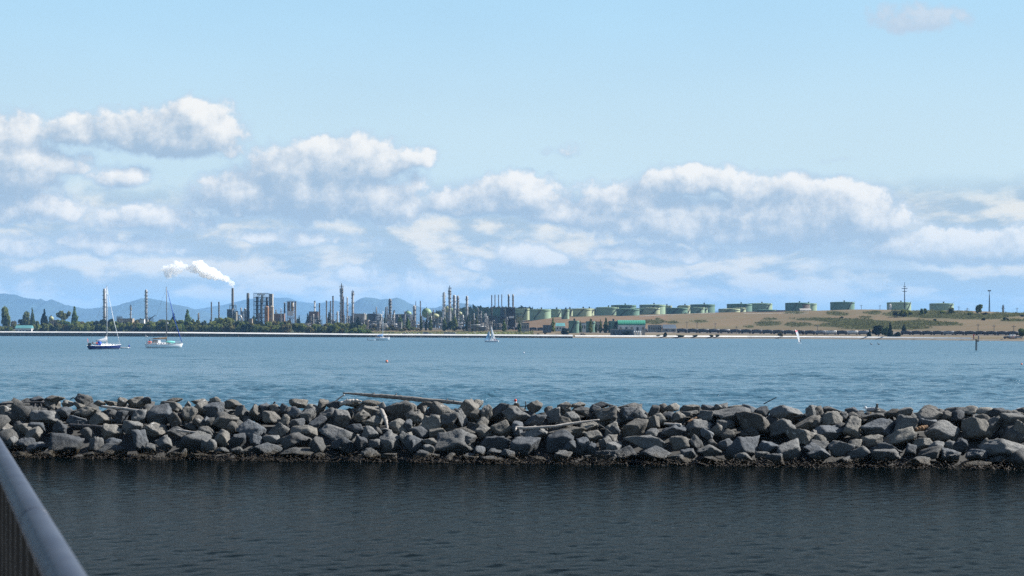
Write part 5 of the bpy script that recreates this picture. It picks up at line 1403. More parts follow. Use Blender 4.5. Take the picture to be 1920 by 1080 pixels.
m_gull = M('gull_white', (.82, .82, .80), .8, .06)
m_gullgrey = M('gull_grey', (.35, .36, .38), .8, .1)
m_beak = M('gull_beak', (.5, .3, .05), .6)
def gull(loc, s, label, group, px, flying=True, rz=0.0):
    t = thing('gull', label, 'gull', loc, rz, group, px)
    MB().ell((0, 0, 0), (.24 * s, .10 * s, .10 * s), 12, 8).ell((.24 * s, 0, .08 * s), (.075 * s, .06 * s, .065 * s), 10, 6).prism([(-.2 * s, .02 * s), (-.38 * s, .03 * s), (-.38 * s, 0), (-.2 * s, -.03 * s)], -.05 * s, .05 * s).build('body', m_gull, t, True)
    MB().tube([(.30 * s, 0, .075 * s), (.37 * s, 0, .06 * s)], [.02 * s, .005 * s], 5).build('beak', m_beak, t)
    for q in (-1, 1):
        if flying:
            mb = MB(); mb.add([(.10 * s, q * .05 * s, .05 * s), (.14 * s, q * .38 * s, .24 * s), (-.02 * s, q * .72 * s, .18 * s), (-.06 * s, q * .38 * s, .22 * s), (-.10 * s, q * .05 * s, .05 * s),
                               (.10 * s, q * .05 * s, .03 * s), (.14 * s, q * .38 * s, .22 * s), (-.02 * s, q * .72 * s, .165 * s), (-.06 * s, q * .38 * s, .20 * s), (-.10 * s, q * .05 * s, .03 * s)], [(0, 1, 3, 4), (1, 2, 3), (9, 8, 6, 5), (8, 7, 6), (0, 5, 6, 1), (1, 6, 7, 2), (2, 7, 8, 3), (3, 8, 9, 4)])
        else: mb = MB().ell((-.08 * s, q * .085 * s, .02 * s), (.24 * s, .03 * s, .08 * s), 10, 6)
        mb.build('wing', m_gull if flying else m_gullgrey, t)
        if not flying: MB().tube([(0, q * .04 * s, -.08 * s), (.0, q * .04 * s, -.2 * s)], .012 * s, 5).build('leg', m_beak, t)
    return t
def gulls():
    spots = [(742, 626), (753, 625.5), (759.5, 623.4), (766, 623), (768.5, 625.4), (773, 625.2), (792, 624), (816.5, 624), (838, 622), (854.5, 624.8), (876, 625.8), (890, 623.5), (891.5, 625.5), (899, 626.6), (918, 625), (925.5, 624.8), (929, 623.6), (931, 627.4), (950, 627.8), (963.5, 627.4), (887, 627.4), (913, 627.2)]
    for i, (px, py) in enumerate(spots):
        X, Y, z = ground_at(px, 627.6); Y = Y - 30; X = PX(px, Y)
        gull((X, Y, max(PZ(py, Y), tz(X, Y) + .4)), 1.6, 'white gull over the shore', 'gulls over the grassy shore', px, True, random.Random(i).uniform(0, 6))
gulls()
def beached_boat(px, py, label, mat):
    X, Y, z = ground_at(px, py)
    t = thing('beached_boat', label, 'boat', (X, Y, z), .3, None, px)
    MB().prism([(-2.6, .5), (-2.6, 1.5), (2.9, 1.7), (1.8, .5)], -1, 1).build('hull', mat, t)
    MB().box((-.3, 0, 1.95), (2, 1.5, .9), 0, .8).build('cabin', m_white, t)
    MB().box((-.3, 0, .25), (3, 1.2, .5)).build('cradle', m_dark, t)
beached_boat(1897, 634.6, 'white motor boat standing ashore near the right edge', m_white)
beached_boat(1902, 634.8, 'pinkish boat hull standing ashore near the right edge', M('pink_hull', (.6, .42, .36), .5))
# ------------------------------------------------------------------ boats and marks on the bay
m_gel = M('white_gelcoat', (.90, .90, .90), .3, .06, .5)
m_navy = M('navy_hull', (.012, .03, .13), .25, .15, .5)
m_alu = M('mast_alloy', (.50, .50, .50), .4, .08, 1, .2)
m_spar = M('spar_grey', (.22, .22, .23), .5, .1, 1)
m_blue = M('blue_canvas', (.02, .08, .42), .8, .2, 2)
m_ltblue = M('light_blue_canvas', (.24, .42, .70), .8, .12, 2)
m_tancv = M('tan_canvas', (.26, .18, .115), .85, .25, 2)
m_turq = M('turquoise_canvas', (.16, .55, .50), .7, .1, 2)
m_sail = M('white_sailcloth', (.84, .85, .86), .8, .06, 1)
m_red = M('red_plastic', (.55, .05, .03), .5, .1, 2)
m_orange_b = M('orange_plastic', (.70, .16, .06), .5, .1, 2)
m_black = M('black_plastic', (.012, .013, .015), .5, .1, 2)
m_skin = M('skin', (.35, .20, .14), .6, .1, 4)
m_rope = M('rigging_wire', (.14, .14, .14), .5, .1, 2)
m_teak = M('teak_deck', (.30, .22, .14), .8, .2, 2)

def sailcloth(m):
    nt = m.node_tree; p = nt.nodes['Principled BSDF']; tr = N(nt, 'ShaderNodeBsdfTranslucent'); nt.links.new(p.inputs['Base Color'].links[0].from_socket, tr.inputs[0])
    mx = N(nt, 'ShaderNodeMixShader'); mx.inputs[0].default_value = .6; nt.links.new(p.outputs[0], mx.inputs[1]); nt.links.new(tr.outputs[0], mx.inputs[2]); nt.links.new(mx.outputs[0], nt.nodes['Material Output'].inputs[0])
    return m
sailcloth(m_sail)
def hull_parts(t, L, B, Fb, mat, stripe=None, boot=None, transom_rake=.06):
    ns, V, Fq, np_ = 22, [], [], 9
    sec = []
    for i in range(ns):
        s = i / (ns - 1)
        x = -L / 2 + L * s
        b = B / 2 * (max(0, 1 - ((s - .42) / (.60 if s > .42 else .95)) ** 2)) ** .75 if s < .995 else .015
        b = max(b, .015)
        sh = Fb * (1 + .34 * (s - .35) ** 2 * 2.2)
        kz = -.45 * math.sin(math.pi * min(1, .12 + s * .86)) - .05
        row = []
        for k in range(np_):
            q = k / (np_ - 1)
            z = kz + (sh - kz) * q
            w = b * (1 - (1 - q) ** 2.6) ** .55 if q > 0 else .01
            xo = x + (q - .5) * L * .05 * max(0, (s - .6) / .4) - transom_rake * L * (1 - q) * 0 + (.05 * L * (1 - q) if s == 0 else 0)
            row.append((xo, w, z))
        sec.append(row)
    mb = MB()
    for sgn in (1, -1):
        vs = [(x, y * sgn, z) for r_ in sec for x, y, z in r_]
        mb.add(vs, [(i * np_ + k, i * np_ + k + 1, (i + 1) * np_ + k + 1, (i + 1) * np_ + k) for i in range(ns - 1) for k in range(np_ - 1)])
    st = sec[0]; mb.add([(x, y, z) for x, y, z in st] + [(x, -y, z) for x, y, z in st], [(k, k + 1, np_ + k + 1, np_ + k) for k in range(np_ - 1)])
    h = mb.build('hull', mat, t, True)
    mb = MB(); vs = []
    for r_ in sec: x, y, z = r_[-1]; vs += [(x, y * .985, z - .03), (x, -y * .985, z - .03)]
    mb.add(vs, [(2 * i, 2 * i + 1, 2 * i + 3, 2 * i + 2) for i in range(ns - 1)]); mb.build('deck', m_gel, t)
    mb = MB()
    for sgn in (1, -1): mb.tube([(r_[-1][0], r_[-1][1] * sgn, r_[-1][2] + .02) for r_ in sec], .06, 5)
    mb.build('gunwale', stripe or m_gel, t)
    if boot:
        mb = MB()
        for sgn in (1, -1):
            vs = []
            for r_ in sec:
                for z in (.02, .16):
                    ys = [p for p in r_]; zz = [p[2] for p in ys]; yy = float(np.interp(z, zz, [p[1] for p in ys])); xx = float(np.interp(z, zz, [p[0] for p in ys])); vs.append((xx, (yy + .012) * sgn, z))
            mb.add(vs, [(2 * i, 2 * i + 1, 2 * i + 3, 2 * i + 2) for i in range(ns - 1)])
        mb.build('boot_stripe', boot, t)
    sheer = lambda s: float(np.interp(-L / 2 + L * s, [r_[-1][0] for r_ in sec], [r_[-1][2] for r_ in sec]))
    beam = lambda s: float(np.interp(-L / 2 + L * s, [r_[-1][0] for r_ in sec], [r_[-1][1] for r_ in sec]))
    return sheer, beam
def cabin(t, x0, x1, w, z0, h, mat, ports=4):
    mb = MB(); v = []
    for x, hh, ww in ((x0, h, w), (x0 + (x1 - x0) * .5, h * .95, w), (x1 - (x1 - x0) * .12, h * .6, w * .75), (x1, .02, w * .6)):
        v += [(x, -ww, z0), (x, -ww * .82, z0 + hh), (x, ww * .82, z0 + hh), (x, ww, z0)]
    f = [(3, 2, 1, 0)]
    for i in range(3): f += [(4 * i + k, 4 * i + k + 1, 4 * i + k + 5, 4 * i + k + 4) for k in range(3)]
    f.append((12, 13, 14, 15)); mb.add(v, f); c = mb.build('cabin', mat, t)
    for s in (-1, 1):
        for k in range(ports):
            x = x0 + (x1 - x0) * (.12 + .62 * k / max(1, ports - 1)); o = MB().box((x, s * w * .92, z0 + h * .5), ((x1 - x0) * .09, .06, h * .34)).build('porthole', m_glass, c)
    return c
def rig(t, mx, H, L, sheer, mast_mat, boom_len, boom_z, fore=True, mr=.11, mat_fore=None, fore_r=.05):
    z0 = sheer(.5 + mx / L)
    MB().tube([(mx, 0, z0 - .3), (mx, 0, H * .6), (mx - .05, 0, H)], [mr, mr * .9, mr * .62], 10).build('mast', mast_mat, t, True)
    bx, by = L / 2 - .1, sheer(.98)
    if mat_fore: MB().tube([(bx, 0, by + .3), (bx * .5 + mx * .5, 0, H * .48), (mx + .25, 0, H * .95)], [fore_r * .8, fore_r, fore_r * .5], 8).build('furled_jib', mat_fore, t, True)
    else: MB().tube([(bx, 0, by), (mx + .1, 0, H * .97)], .035, 5).build('forestay', m_rope, t)
    MB().tube([(-L / 2 + .1, 0, sheer(.02)), (mx - .05, 0, H * .99)], .022, 4).build('backstay', m_rope, t)
    for s in (-1, 1):
        MB().tube([(mx - .15, s * 1.25, sheer(.5)), (mx, s * .75, H * .52), (mx, 0, H * .93)], .022, 4).build('shroud', m_rope, t)
    MB().tube([(mx, -.78, H * .52), (mx, .78, H * .52)], .035, 5).build('spreader', mast_mat, t)
    MB().tube([(mx, 0, H), (mx, 0, H + .7)], .02, 4).box((mx - .15, 0, H + .1), (.4, .04, .1)).build('masthead_aerial', m_rope, t)
    if boom_len: MB().tube([(mx, 0, boom_z), (mx - boom_len, 0, boom_z + .12)], .075, 8).build('boom', mast_mat, t, True)
def rails(t, L, sheer, beam, n=9):
    for s in (-1, 1):
        mb = MB(); pts = []
        for i in range(n + 1):
            q = .03 + .94 * i / n; x = -L / 2 + L * q; y = beam(q) * .95 * s; z = sheer(q)
            mb.tube([(x, y, z), (x, y, z + .65)], .018, 4); pts.append((x, y, z + .65))
        mb.tube(pts, .014, 4); mb.build('guard_rail', m_alu, t)
def person(loc, rz, h, label, top, trousers, pose, hair=None, lean=0.0):
    """one skinned figure, clothes as children over it"""
    if pose == 'sit':
        J = {'pel': (0, 0, .10), 'chest': (-.02, 0, .42), 'neck': (0, 0, .57), 'head': (.03, 0, .72), 'kL': (.42, .13, .12), 'kR': (.42, -.13, .12), 'fL': (.46, .13, -.30), 'fR': (.46, -.13, -.30), 'tL': (.58, .13, -.32), 'tR': (.58, -.13, -.32),
             'sL': (-.01, .19, .52), 'sR': (-.01, -.19, .52), 'eL': (.10, .25, .30), 'eR': (.10, -.25, .30), 'hL': (.30, .16, .26), 'hR': (.30, -.16, .26)}
    else:   # leaning back, arms out to a boom
        J = {'pel': (0, 0, .78), 'chest': (-.16, 0, 1.10), 'neck': (-.22, 0, 1.27), 'head': (-.22, 0, 1.43), 'kL': (.16, .14, .45), 'kR': (.12, -.14, .45), 'fL': (.10, .16, .04), 'fR': (.06, -.16, .04), 'tL': (.24, .16, .03), 'tR': (.2, -.16, .03),
             'sL': (-.18, .19, 1.22), 'sR': (-.18, -.19, 1.22), 'eL': (.04, .22, 1.18), 'eR': (.04, -.22, 1.18), 'hL': (.30, .16, 1.24), 'hR': (.30, -.16, 1.24)}
    rad = {'pel': .15, 'chest': .16, 'neck': .06, 'head': .11, 'kL': .075, 'kR': .075, 'fL': .05, 'fR': .05, 'tL': .04, 'tR': .04, 'sL': .07, 'sR': .07, 'eL': .05, 'eR': .05, 'hL': .035, 'hR': .035}
    E = [('pel', 'chest'), ('chest', 'neck'), ('neck', 'head'), ('pel', 'kL'), ('kL', 'fL'), ('fL', 'tL'), ('pel', 'kR'), ('kR', 'fR'), ('fR', 'tR'), ('chest', 'sL'), ('sL', 'eL'), ('eL', 'hL'), ('chest', 'sR'), ('sR', 'eR'), ('eR', 'hR')]
    k = h / 1.72; names = list(J)
    t = thing('person', label, 'person', loc, rz, None, None)
    me = bpy.data.meshes.new('body'); me.from_pydata([tuple(v * k for v in J[n]) for n in names], [(names.index(a), names.index(b)) for a, b in E], [])
    o = link('body', me, t); md = o.modifiers.new('skin', 'SKIN'); me.materials.append(m_skin)
    for i, n in enumerate(names): me.skin_vertices[0].data[i].radius = (rad[n] * k, rad[n] * k)
    me.skin_vertices[0].data[0].use_root = True
    ss = o.modifiers.new('smooth', 'SUBSURF'); ss.levels = ss.render_levels = 1; me.polygons.foreach_set('use_smooth', [])
    g = lambda n, f=1.0: tuple(v * k for v in J[n])
    mb = MB().tube([g('pel'), g('chest'), (J['neck'][0] * k, 0, J['neck'][2] * k - .06 * k)], [.17 * k, .19 * k, .12 * k], 10)
    for s in 'LR': mb.tube([g('s' + s), g('e' + s), tuple(.75 * a + .25 * b for a, b in zip(g('h' + s), g('e' + s)))], [.085 * k, .068 * k, .05 * k], 8)
    mb.build('jacket', top, t, True)
    mb = MB()
    for s in 'LR': mb.tube([tuple(a + (0, .08 * k * (1 if s == 'L' else -1), 0)[i] for i, a in enumerate(g('pel'))), g('k' + s), tuple(.9 * a + .1 * b for a, b in zip(g('f' + s), g('k' + s)))], [.12 * k, .09 * k, .068 * k], 8)
    mb.build('trousers', trousers, t, True)
    hd = g('head'); MB().ell((hd[0] - .01 * k, 0, hd[2] + .035 * k), (.118 * k, .108 * k, .105 * k), 12, 8).build('hair', hair or m_black, t, True)
    return t
def seat_at(root, p):   # world place of a point given in a boat's own axes
    m = Matrix.Translation(root.location) @ Matrix.Rotation(root.rotation_euler.z, 4, 'Z'); return m @ Vector(p)

# navy sloop at her mooring
D1 = 594.0
def navy_sloop():
    rz = R(38); L = 11.0
    t = thing('sailing_boat', 'moored navy blue sloop with white deck, furled sail bundle and dinghy astern', 'sailing boat', (PX(196, D1), D1, 0), rz, 'moored yachts', 196)
    sh, bm = hull_parts(t, L, 3.3, 1.15, m_navy, m_gel, m_gel)
    cabin(t, -1.6, 3.6, .95, sh(.5), .62, m_gel)
    rig(t, .8, 20.2, L, sh, m_alu, 3.9, sh(.5) + 1.5, mr=.17, mat_fore=m_sail, fore_r=.10)
    r = random.Random(4); mb = MB()
    mb.tube([(.7, 0, sh(.5) + 3.6), (.5, .05, sh(.5) + 2.4), (-.2, 0, sh(.5) + 1.9), (-1.6, .05, sh(.5) + 1.75), (-3.0, 0, sh(.5) + 1.72)], [.18, .55, .5, .32, .18], 9); mb.build('furled_mainsail', m_sail, t, True)
    MB().ell((-1.9, 0, sh(.4) + .75), (.75, 1.0, .75), 14, 8).build('spray_hood', m_blue, t, True)
    MB().box((-5.15, .0, sh(.03) + .35), (.5, 1.5, .9)).build('stern_locker', m_black, t)
    MB().tube([(-5.2, .9, sh(.02)), (-5.5, 1.0, sh(.02) + 2.4)], .03, 5).build('flag_staff', m_alu, t)
    mb = MB(); mb.add([(-5.42, 1.0, sh(.02) + 2.3), (-5.36, 1.02, sh(.02) + 1.3), (-5.05, 1.3, sh(.02) + .9), (-5.12, 1.25, sh(.02) + 2.0)], [(0, 1, 2, 3)]); mb.build('flag', m_red, t)
    MB().lathe([(.55, -.04), (.62, .02), (.55, .08)], 14, (-3.6, 0, sh(.2) + .9)).build('wheel', m_alu, t)
    rails(t, L, sh, bm)
    person(seat_at(t, (-3.9, .45, sh(.2) + .55)), rz, 1.75, 'person in a dark jacket sitting in the cockpit of the navy sloop', m_black, m_spar, 'sit')
    person(seat_at(t, (-3.0, -.55, sh(.2) + .5)), rz + 1.6, 1.7, 'person in a red top sitting in the cockpit of the navy sloop', m_red, m_navy, 'sit')
navy_sloop()
def dinghy(px, py, rz, label, outboard, L=2.9, flat=False):
    d = EYE * F / (py - HY)
    t = thing('dinghy', label, 'dinghy', (PX(px, d), d, 0), rz, None, px)
    mb = MB().tube([(-L / 2, .55, .25), (L * .2, .62, .25), (L * .42, .38, .32), (L / 2, 0, .40), (L * .42, -.38, .32), (L * .2, -.62, .25), (-L / 2, -.55, .25)], [.16, .2, .2, .19, .2, .2, .16], 10)
    mb.build('tube', M('hypalon_grey', (.42, .44, .46), .6, .1, 2), t, True)
    MB().box((-.1, 0, .14), (L * .8, .9, .06)).build('floorboard', m_spar, t); MB().box((-L * .42, 0, .3), (.08, .95, .4)).build('transom', m_gel, t)
    MB().box((.1, 0, .38), (.25, 1.0, .05)).build('thwart', m_gel, t)
    e = MB().ell((-L * .5, 0, .85), (.28, .26, .42), 12, 8).build('outboard_motor', outboard, t, True)
    MB().tube([(-L * .52, 0, .6), (-L * .54, 0, -.4)], .07, 6).build('outboard_leg', m_black, t)
    return t
dinghy(232.5, 653.5, R(165), 'grey inflatable dinghy with blue covered motor beside the navy sloop', m_blue, 3.8)
dinghy(696.5, 638.6, R(-5), 'tiny white dinghy trailing the small white sloop', m_black, 4.6)
def white_ketch():
    d = EYE * F / (652.5 - HY); rz = R(22); L = 12.8
    t = thing('sailing_boat', 'moored white yacht with tan boom cover, turquoise hatch cover and blue furled jib', 'sailing boat', (PX(307, d), d, 0), rz, 'moored yachts', 310)
    sh, bm = hull_parts(t, L, 3.7, 1.25, m_gel, m_spar, None)
    cabin(t, -2.6, 3.0, 1.1, sh(.5), .60, m_gel, 5)
    rig(t, 1.0, 21.0, L, sh, m_spar, 4.6, sh(.5) + 1.75, mr=.18, mat_fore=m_blue, fore_r=.14)
    MB().tube([(1.0, 0, sh(.5) + 2.6), (.7, 0, sh(.5) + 2.15), (-1.5, 0, sh(.5) + 2.05), (-3.8, 0, sh(.5) + 2.0)], [.14, .36, .30, .16], 9).build('boom_cover', m_tancv, t, True)
    mb = MB(); mb.prism([(-5.0, sh(.2) + 1.75), (-2.3, sh(.3) + 1.95), (-2.2, sh(.3) + 2.03), (-5.0, sh(.2) + 1.85)], -1.1, 1.1); mb.build('awning', m_tancv, t)
    for s in (-1, 1):
        for x in (-4.9, -3.6, -2.4): MB().tube([(x, s * 1.05, sh(.2)), (x, s * 1.05, sh(.2) + 1.8)], .03, 4).build('awning_post', m_alu, t)
    MB().box((-4.9, 0, sh(.15) + .95), (.08, 2.0, 1.3)).build('cockpit_screen', m_spar, t)
    MB().box((-3.0, 0, sh(.3) + .95), (1.6, 1.9, 1.2), 0, .9).build('spray_hood', m_spar, t); MB().box((-1.6, 0, sh(.4) + .95), (1.2, 1.5, 1.1), 0, .7).build('hatch_house', m_gel, t)
    mb = MB().ell((2.2, -.35, sh(.6) + .75), (1.75, .7, .42), 16, 8); mb.build('hatch_cover', m_turq, t, True)
    for x, mt in ((-5.5, m_red), (-4.9, m_orange_b)):
        o = MB().lathe([(.3, -.1), (.45, 0), (.3, .1), (.15, 0), (.3, -.1)], 14); o.v = [(v[0] + x, v[2] - 1.45, v[1] + sh(.08) + .62) for v in o.v]; o.build('life_ring', mt, t, True)
    MB().tube([(-5.9, .8, sh(.02)), (-5.9, .8, sh(.02) + 2.6)], .05, 5).ell((-5.9, .8, sh(.02) + 2.7), (.5, .12, .12), 10, 6).tube([(-6.1, .8, sh(.02) + 1.9), (-6.1, .8, sh(.02) + 3.5)], .03, 4).build('wind_generator', m_alu, t)
    MB().ell((1.35, -.1, 8.6), (.22, .22, .22), 10, 8).build('radar', m_gel, t, True)
    rails(t, L, sh, bm)
white_ketch()
def small_sloop():
    d = EYE * F / (638.3 - HY); rz = R(10); L = 8.6
    t = thing('sailing_boat', 'small white sloop with light blue boom cover moored close to the trestle', 'sailing boat', (PX(717, d), d, 0), rz, 'moored yachts', 717)
    sh, bm = hull_parts(t, L, 2.8, 1.5, m_gel, m_gel, None)
    cabin(t, -1.2, 2.4, .85, sh(.5), .5, m_gel, 3)
    rig(t, .35, 18.2, L, sh, m_gel, 3.2, sh(.5) + 1.3, mr=.17)
    MB().tube([(.3, 0, sh(.5) + 2.1), (.0, 0, sh(.5) + 1.7), (-1.6, 0, sh(.5) + 1.5), (-3.2, 0, sh(.5) + 1.3)], [.2, .7, .62, .4], 9).build('boom_cover', m_ltblue, t, True)
    MB().box((-2.6, 0, sh(.2) + .35), (1.6, 1.4, .7), 0, .85).build('spray_hood', m_spar, t)
    rails(t, L, sh, bm, 6)
    person(seat_at(t, (2.4, .0, sh(.78) + .35)), rz, 1.75, 'person sitting on the foredeck of the small white sloop', m_navy, m_red, 'sit')
small_sloop()
def tri_sail(t, name, pts, mat, belly, n=8):
    """sail surface between luff (a-b) and leech (b-c) with fullness and cloth thickness"""
    a, b, c = (Vector(p) for p in pts); V, Fq = [], []
    for i in range(n + 1):
        u = i / n
        for k in range(n + 1):
            w = k / n; p = a.lerp(b, u).lerp(c.lerp(b, u), w); p.y += belly * math.sin(math.pi * w) * math.sin(math.pi * min(1, u * .9 + .05)); V.append(p)
    m_ = n + 1; k0 = len(V); V += [v + Vector((0, .01, 0)) for v in V]
    for i in range(n):
        for k in range(n):
            q = i * m_ + k; Fq.append((q, q + 1, q + m_ + 1, q + m_)); Fq.append((k0 + q, k0 + q + m_, k0 + q + m_ + 1, k0 + q + 1))
    mb = MB(); mb.add(V, Fq); return mb.build(name, mat, t, True)
def sailing_dinghy():
    d = EYE * F / (641.3 - HY); s = d / F; L = 7.6; rz = R(172)
    t = thing('sailing_boat', 'small boat under full white mainsail and blue jib sailing past the trestle', 'sailing boat', (PX(922, d), d, 0), rz, None, 922)
    sh, bm = hull_parts(t, L, 2.2, .75, m_gel, m_gel, m_blue)
    MB().tube([(.4, 0, .4), (.35, 0, 8.8)], [.07, .04], 8).build('mast', m_alu, t, True)
    MB().tube([(.3, 0, 1.2), (-1.9, -1.38, 1.25)], .05, 6).build('boom', m_alu, t)
    tri_sail(t, 'mainsail', [(.3, 0, 1.35), (.3, 0, 8.6), (-1.85, -1.35, 1.4)], m_sail, .3)
    tri_sail(t, 'jib', [(L / 2 - .1, 0, 1.0), (1.35, 0, 6.4), (.9, -.7, 1.1)], sailcloth(M('pale_blue_sailcloth', (.34, .50, .64), .8, .06, 1)), .45)
    MB().tube([(L / 2, 0, .9), (.4, 0, 7.4)], .02, 4).build('forestay', m_rope, t)
    cabin(t, -.6, 1.8, .6, sh(.5), .3, m_gel, 2)
    person(seat_at(t, (-1.6, .3, .75)), rz + 1.5, 1.7, 'person in a red jacket sitting aft in the small sailing boat', m_red, m_navy, 'sit')
    person(seat_at(t, (-2.6, -.2, .75)), rz - 1.2, 1.7, 'person in a maroon jacket at the tiller of the small sailing boat', M('maroon_cloth', (.22, .04, .04), .8), m_navy, 'sit')
sailing_dinghy()
def windsurfer():
    d = EYE * F / (643.6 - HY)
    t = thing('windsurf_board', 'windsurf rig with white sail and pink band leaning left on the open bay', 'windsurf board', (PX(1499, d), d, 0), 0, None, 1496)
    mb = MB(); mb.ell((0, 0, .03), (1.35, .34, .09), 18, 8); mb.build('board', m_gel, t, True)
    x = lambda px, py: (PX(px, d) - PX(1499, d), PZ(py, d))
    a, b = x(1498.2, 643.2), x(1490.6, 618.0)
    MB().tube([(a[0], 0, a[1]), (b[0], 0, b[1])], [.045, .03], 6).build('mast', m_black, t)
    P0, P1 = Vector((a[0] - .1, 0, a[1] + .3)), Vector((b[0], 0, b[1]))
    ax = (P1 - P0); nrm = Vector((ax.z, 0, -ax.x)).normalized()
    def strip(name, u0, u1, mat):
        V = []; Fq = []; n = 8
        for i in range(n + 1):
            u = u0 + (u1 - u0) * i / n; w = .28 + .72 * math.sin(math.pi * min(1, .12 + u * .62)) if u < .9 else .28 + .5 * (1 - u)
            for k in range(4): q = k / 3; p = P0 + ax * u + nrm * (w * 1.25 * q); p.y += 1.4 * q + .15 * math.sin(3.14 * q); V.append(p)
        k0 = len(V); V += [v + Vector((0, .025, 0)) for v in V]
        for i in range(n):
            for k in range(3): q = i * 4 + k; Fq.append((q, q + 1, q + 5, q + 4)); Fq.append((k0 + q, k0 + q + 4, k0 + q + 5, k0 + q + 1))
        mb = MB(); mb.add(V, Fq); return mb.build(name, mat, t, True)
    strip('sail', 0, .80, m_sail); strip('sail_band', .80, .90, M('pink_sailcloth', (.62, .16, .20), .8)); strip('sail_head', .90, 1, m_sail)
    MB().tube([(a[0] - .35, -.05, 1.45), (a[0] + .7, -.3, 1.35)], .03, 6).build('boom', m_black, t)
    person((PX(1500.2, d), d - .1, .1), R(172), 1.7, 'person in a dark wetsuit leaning back on the windsurf board', m_black, m_navy, 'lean')
windsurfer()
def channel_marker():
    d = EYE * F / (657 - HY); s = d / F; X = PX(1830.2, d)
    t = thing('channel_marker', 'tall dark piling with a railed top platform and small red light box', 'channel marker', (X, d, 0), 0, None, 1830)
    MB().tube([(0, 0, -2), (.02, 0, 2), (0, 0, PZ(636, d))], [.21, .20, .18], 12).build('pile', M('creosote_pile', (.035, .032, .028), .85, .4, 1.5), t, True)
    zp = PZ(636.3, d)
    MB().box((0, 0, zp), (1.6, 1.3, .14)).build('platform', m_wood, t)
    MB().box((.55, 0, zp - .5), (.6, .15, .5)).build('bracket', m_wood, t)
    for x in (-.7, .75):
        MB().box((x, 0, zp + .6), (.12, .7, 1.0)).build('dayboard', m_red if x < 0 else m_spar, t)
    for x, y in ((-.75, -.6), (.75, -.6), (-.75, .6), (.75, .6)): MB().tube([(x, y, zp), (x, y, zp + 1.05)], .035, 5).build('rail_post', m_spar, t)
    mb = MB()
    for y in (-.6, .6): mb.tube([(-.75, y, zp + 1.05), (.75, y, zp + 1.05)], .03, 5)
    mb.build('top_rail', m_spar, t)
    MB().lathe([(.14, 0), (.14, .3), (.02, .42)], 10, (-.7, 0, zp + 1.1)).build('light', m_red, t)
    mb = MB()
    for k in range(10): mb.box((.32, -.1, .5 + k * .32), (.28, .05, .05))
    mb.tube([(.46, -.1, .2), (.46, -.1, zp)], .03, 4); mb.build('ladder', m_spar, t)
channel_marker()
def buoy(px, py, r, label, mat, tall=False):
    d = EYE * F / (py - HY)
    t = thing('mooring_buoy', label, 'buoy', (PX(px, d), d, 0), 0, None, px); rr = r * d / F
    MB().ell((0, 0, rr * .55), (rr, rr, rr * (1.5 if tall else 1)), 16, 10).build('float', mat, t, True)
    MB().lathe([(rr * 1.02, rr * .5), (rr * 1.02, rr * .7)], 16).build('band', m_gel if mat is not m_gel else m_blue, t, True)
    MB().tube([(0, 0, rr * 1.3), (0, 0, rr * 2.0)], rr * .12, 6).build('pick_up_ring', m_spar, t)
buoy(725, 679.3, 2.7, 'round orange mooring buoy in the middle of the bay', m_orange_b)
buoy(982, 662.5, 1.3, 'slim pale mooring buoy with blue band on open water', m_gel, True)
buoy(1915.5, 684, 2.0, 'small orange float by the right edge of the bay', m_orange_b)
buoy(91, 633.5, .9, 'tiny dark float in front of the left trestle piles', m_black)
def duck(px, py, label, rz):
    d = EYE * F / (py - HY); s = 1.35
    t = thing('diving_bird', label, 'bird', (PX(px, d), d, .05), rz, 'pair of swimming birds', px)
    MB().ell((0, 0, .12 * s), (.36 * s, .17 * s, .16 * s), 14, 8).tube([(.26 * s, 0, .15 * s), (.36 * s, 0, .36 * s), (.42 * s, 0, .50 * s)], [.09 * s, .06 * s, .06 * s], 8).ell((.44 * s, 0, .53 * s), (.09 * s, .07 * s, .07 * s), 10, 6).prism([(-.3 * s, .12 * s), (-.48 * s, .22 * s), (-.3 * s, .2 * s)], -.07 * s, .07 * s).build('body', M('brown_plumage', (.07, .045, .035), .8, .3, 6), t, True)
    MB().tube([(.52 * s, 0, .53 * s), (.66 * s, 0, .51 * s)], [.03 * s, .008 * s], 5).build('beak', m_beak, t)
    for q in (-1, 1): MB().ell((-.06 * s, q * .15 * s, .16 * s), (.28 * s, .05 * s, .11 * s), 10, 6).build('wing', M('pale_plumage', (.32, .28, .25), .8, .2, 5), t, True)
duck(1634, 646.3, 'dark headed swimming bird, left one of two on the right bay', R(200))
duck(1648, 646.3, 'swimming bird, right one of two on the right bay', R(170))
# ------------------------------------------------------------------ driftwood, birds and litter on the breakwater
def wood_mat(name, c, c2, grain=14):
    m = bpy.data.materials.new(name); m.use_nodes = True; nt = m.node_tree; p = nt.nodes['Principled BSDF']
    tc = N(nt, 'ShaderNodeTexCoord'); v = VMath(nt, 'MULTIPLY', tc.outputs['Object'], (1.2, grain, grain))
    n = Noise(nt, v, 1.2, 6, .65, .3); n2 = Noise(nt, tc.outputs['Object'], 3, 4, .6)
    cc = MixC(nt, SmoothStep(nt, n.outputs[0], .34, .66), c2, c); cc = MixC(nt, SmoothStep(nt, n2.outputs[0], .56, .75, 0, .5), cc, tuple(x * .45 for x in c2))
    nt.links.new(cc, p.inputs['Base Color']); p.inputs['Roughness'].default_value = .9; p.inputs['Specular IOR Level'].default_value = .15
    b = N(nt, 'ShaderNodeBump'); b.inputs['Strength'].default_value = .8; b.inputs['Distance'].default_value = .03
    nt.links.new(n.outputs[0], b.inputs['Height']); nt.links.new(b.outputs[0], p.inputs['Normal']); return m
m_drift = wood_mat('driftwood_grey', (.27, .262, .248), (.12, .116, .11))
m_bleach = wood_mat('driftwood_bleached', (.50, .47, .43), (.30, .275, .25))
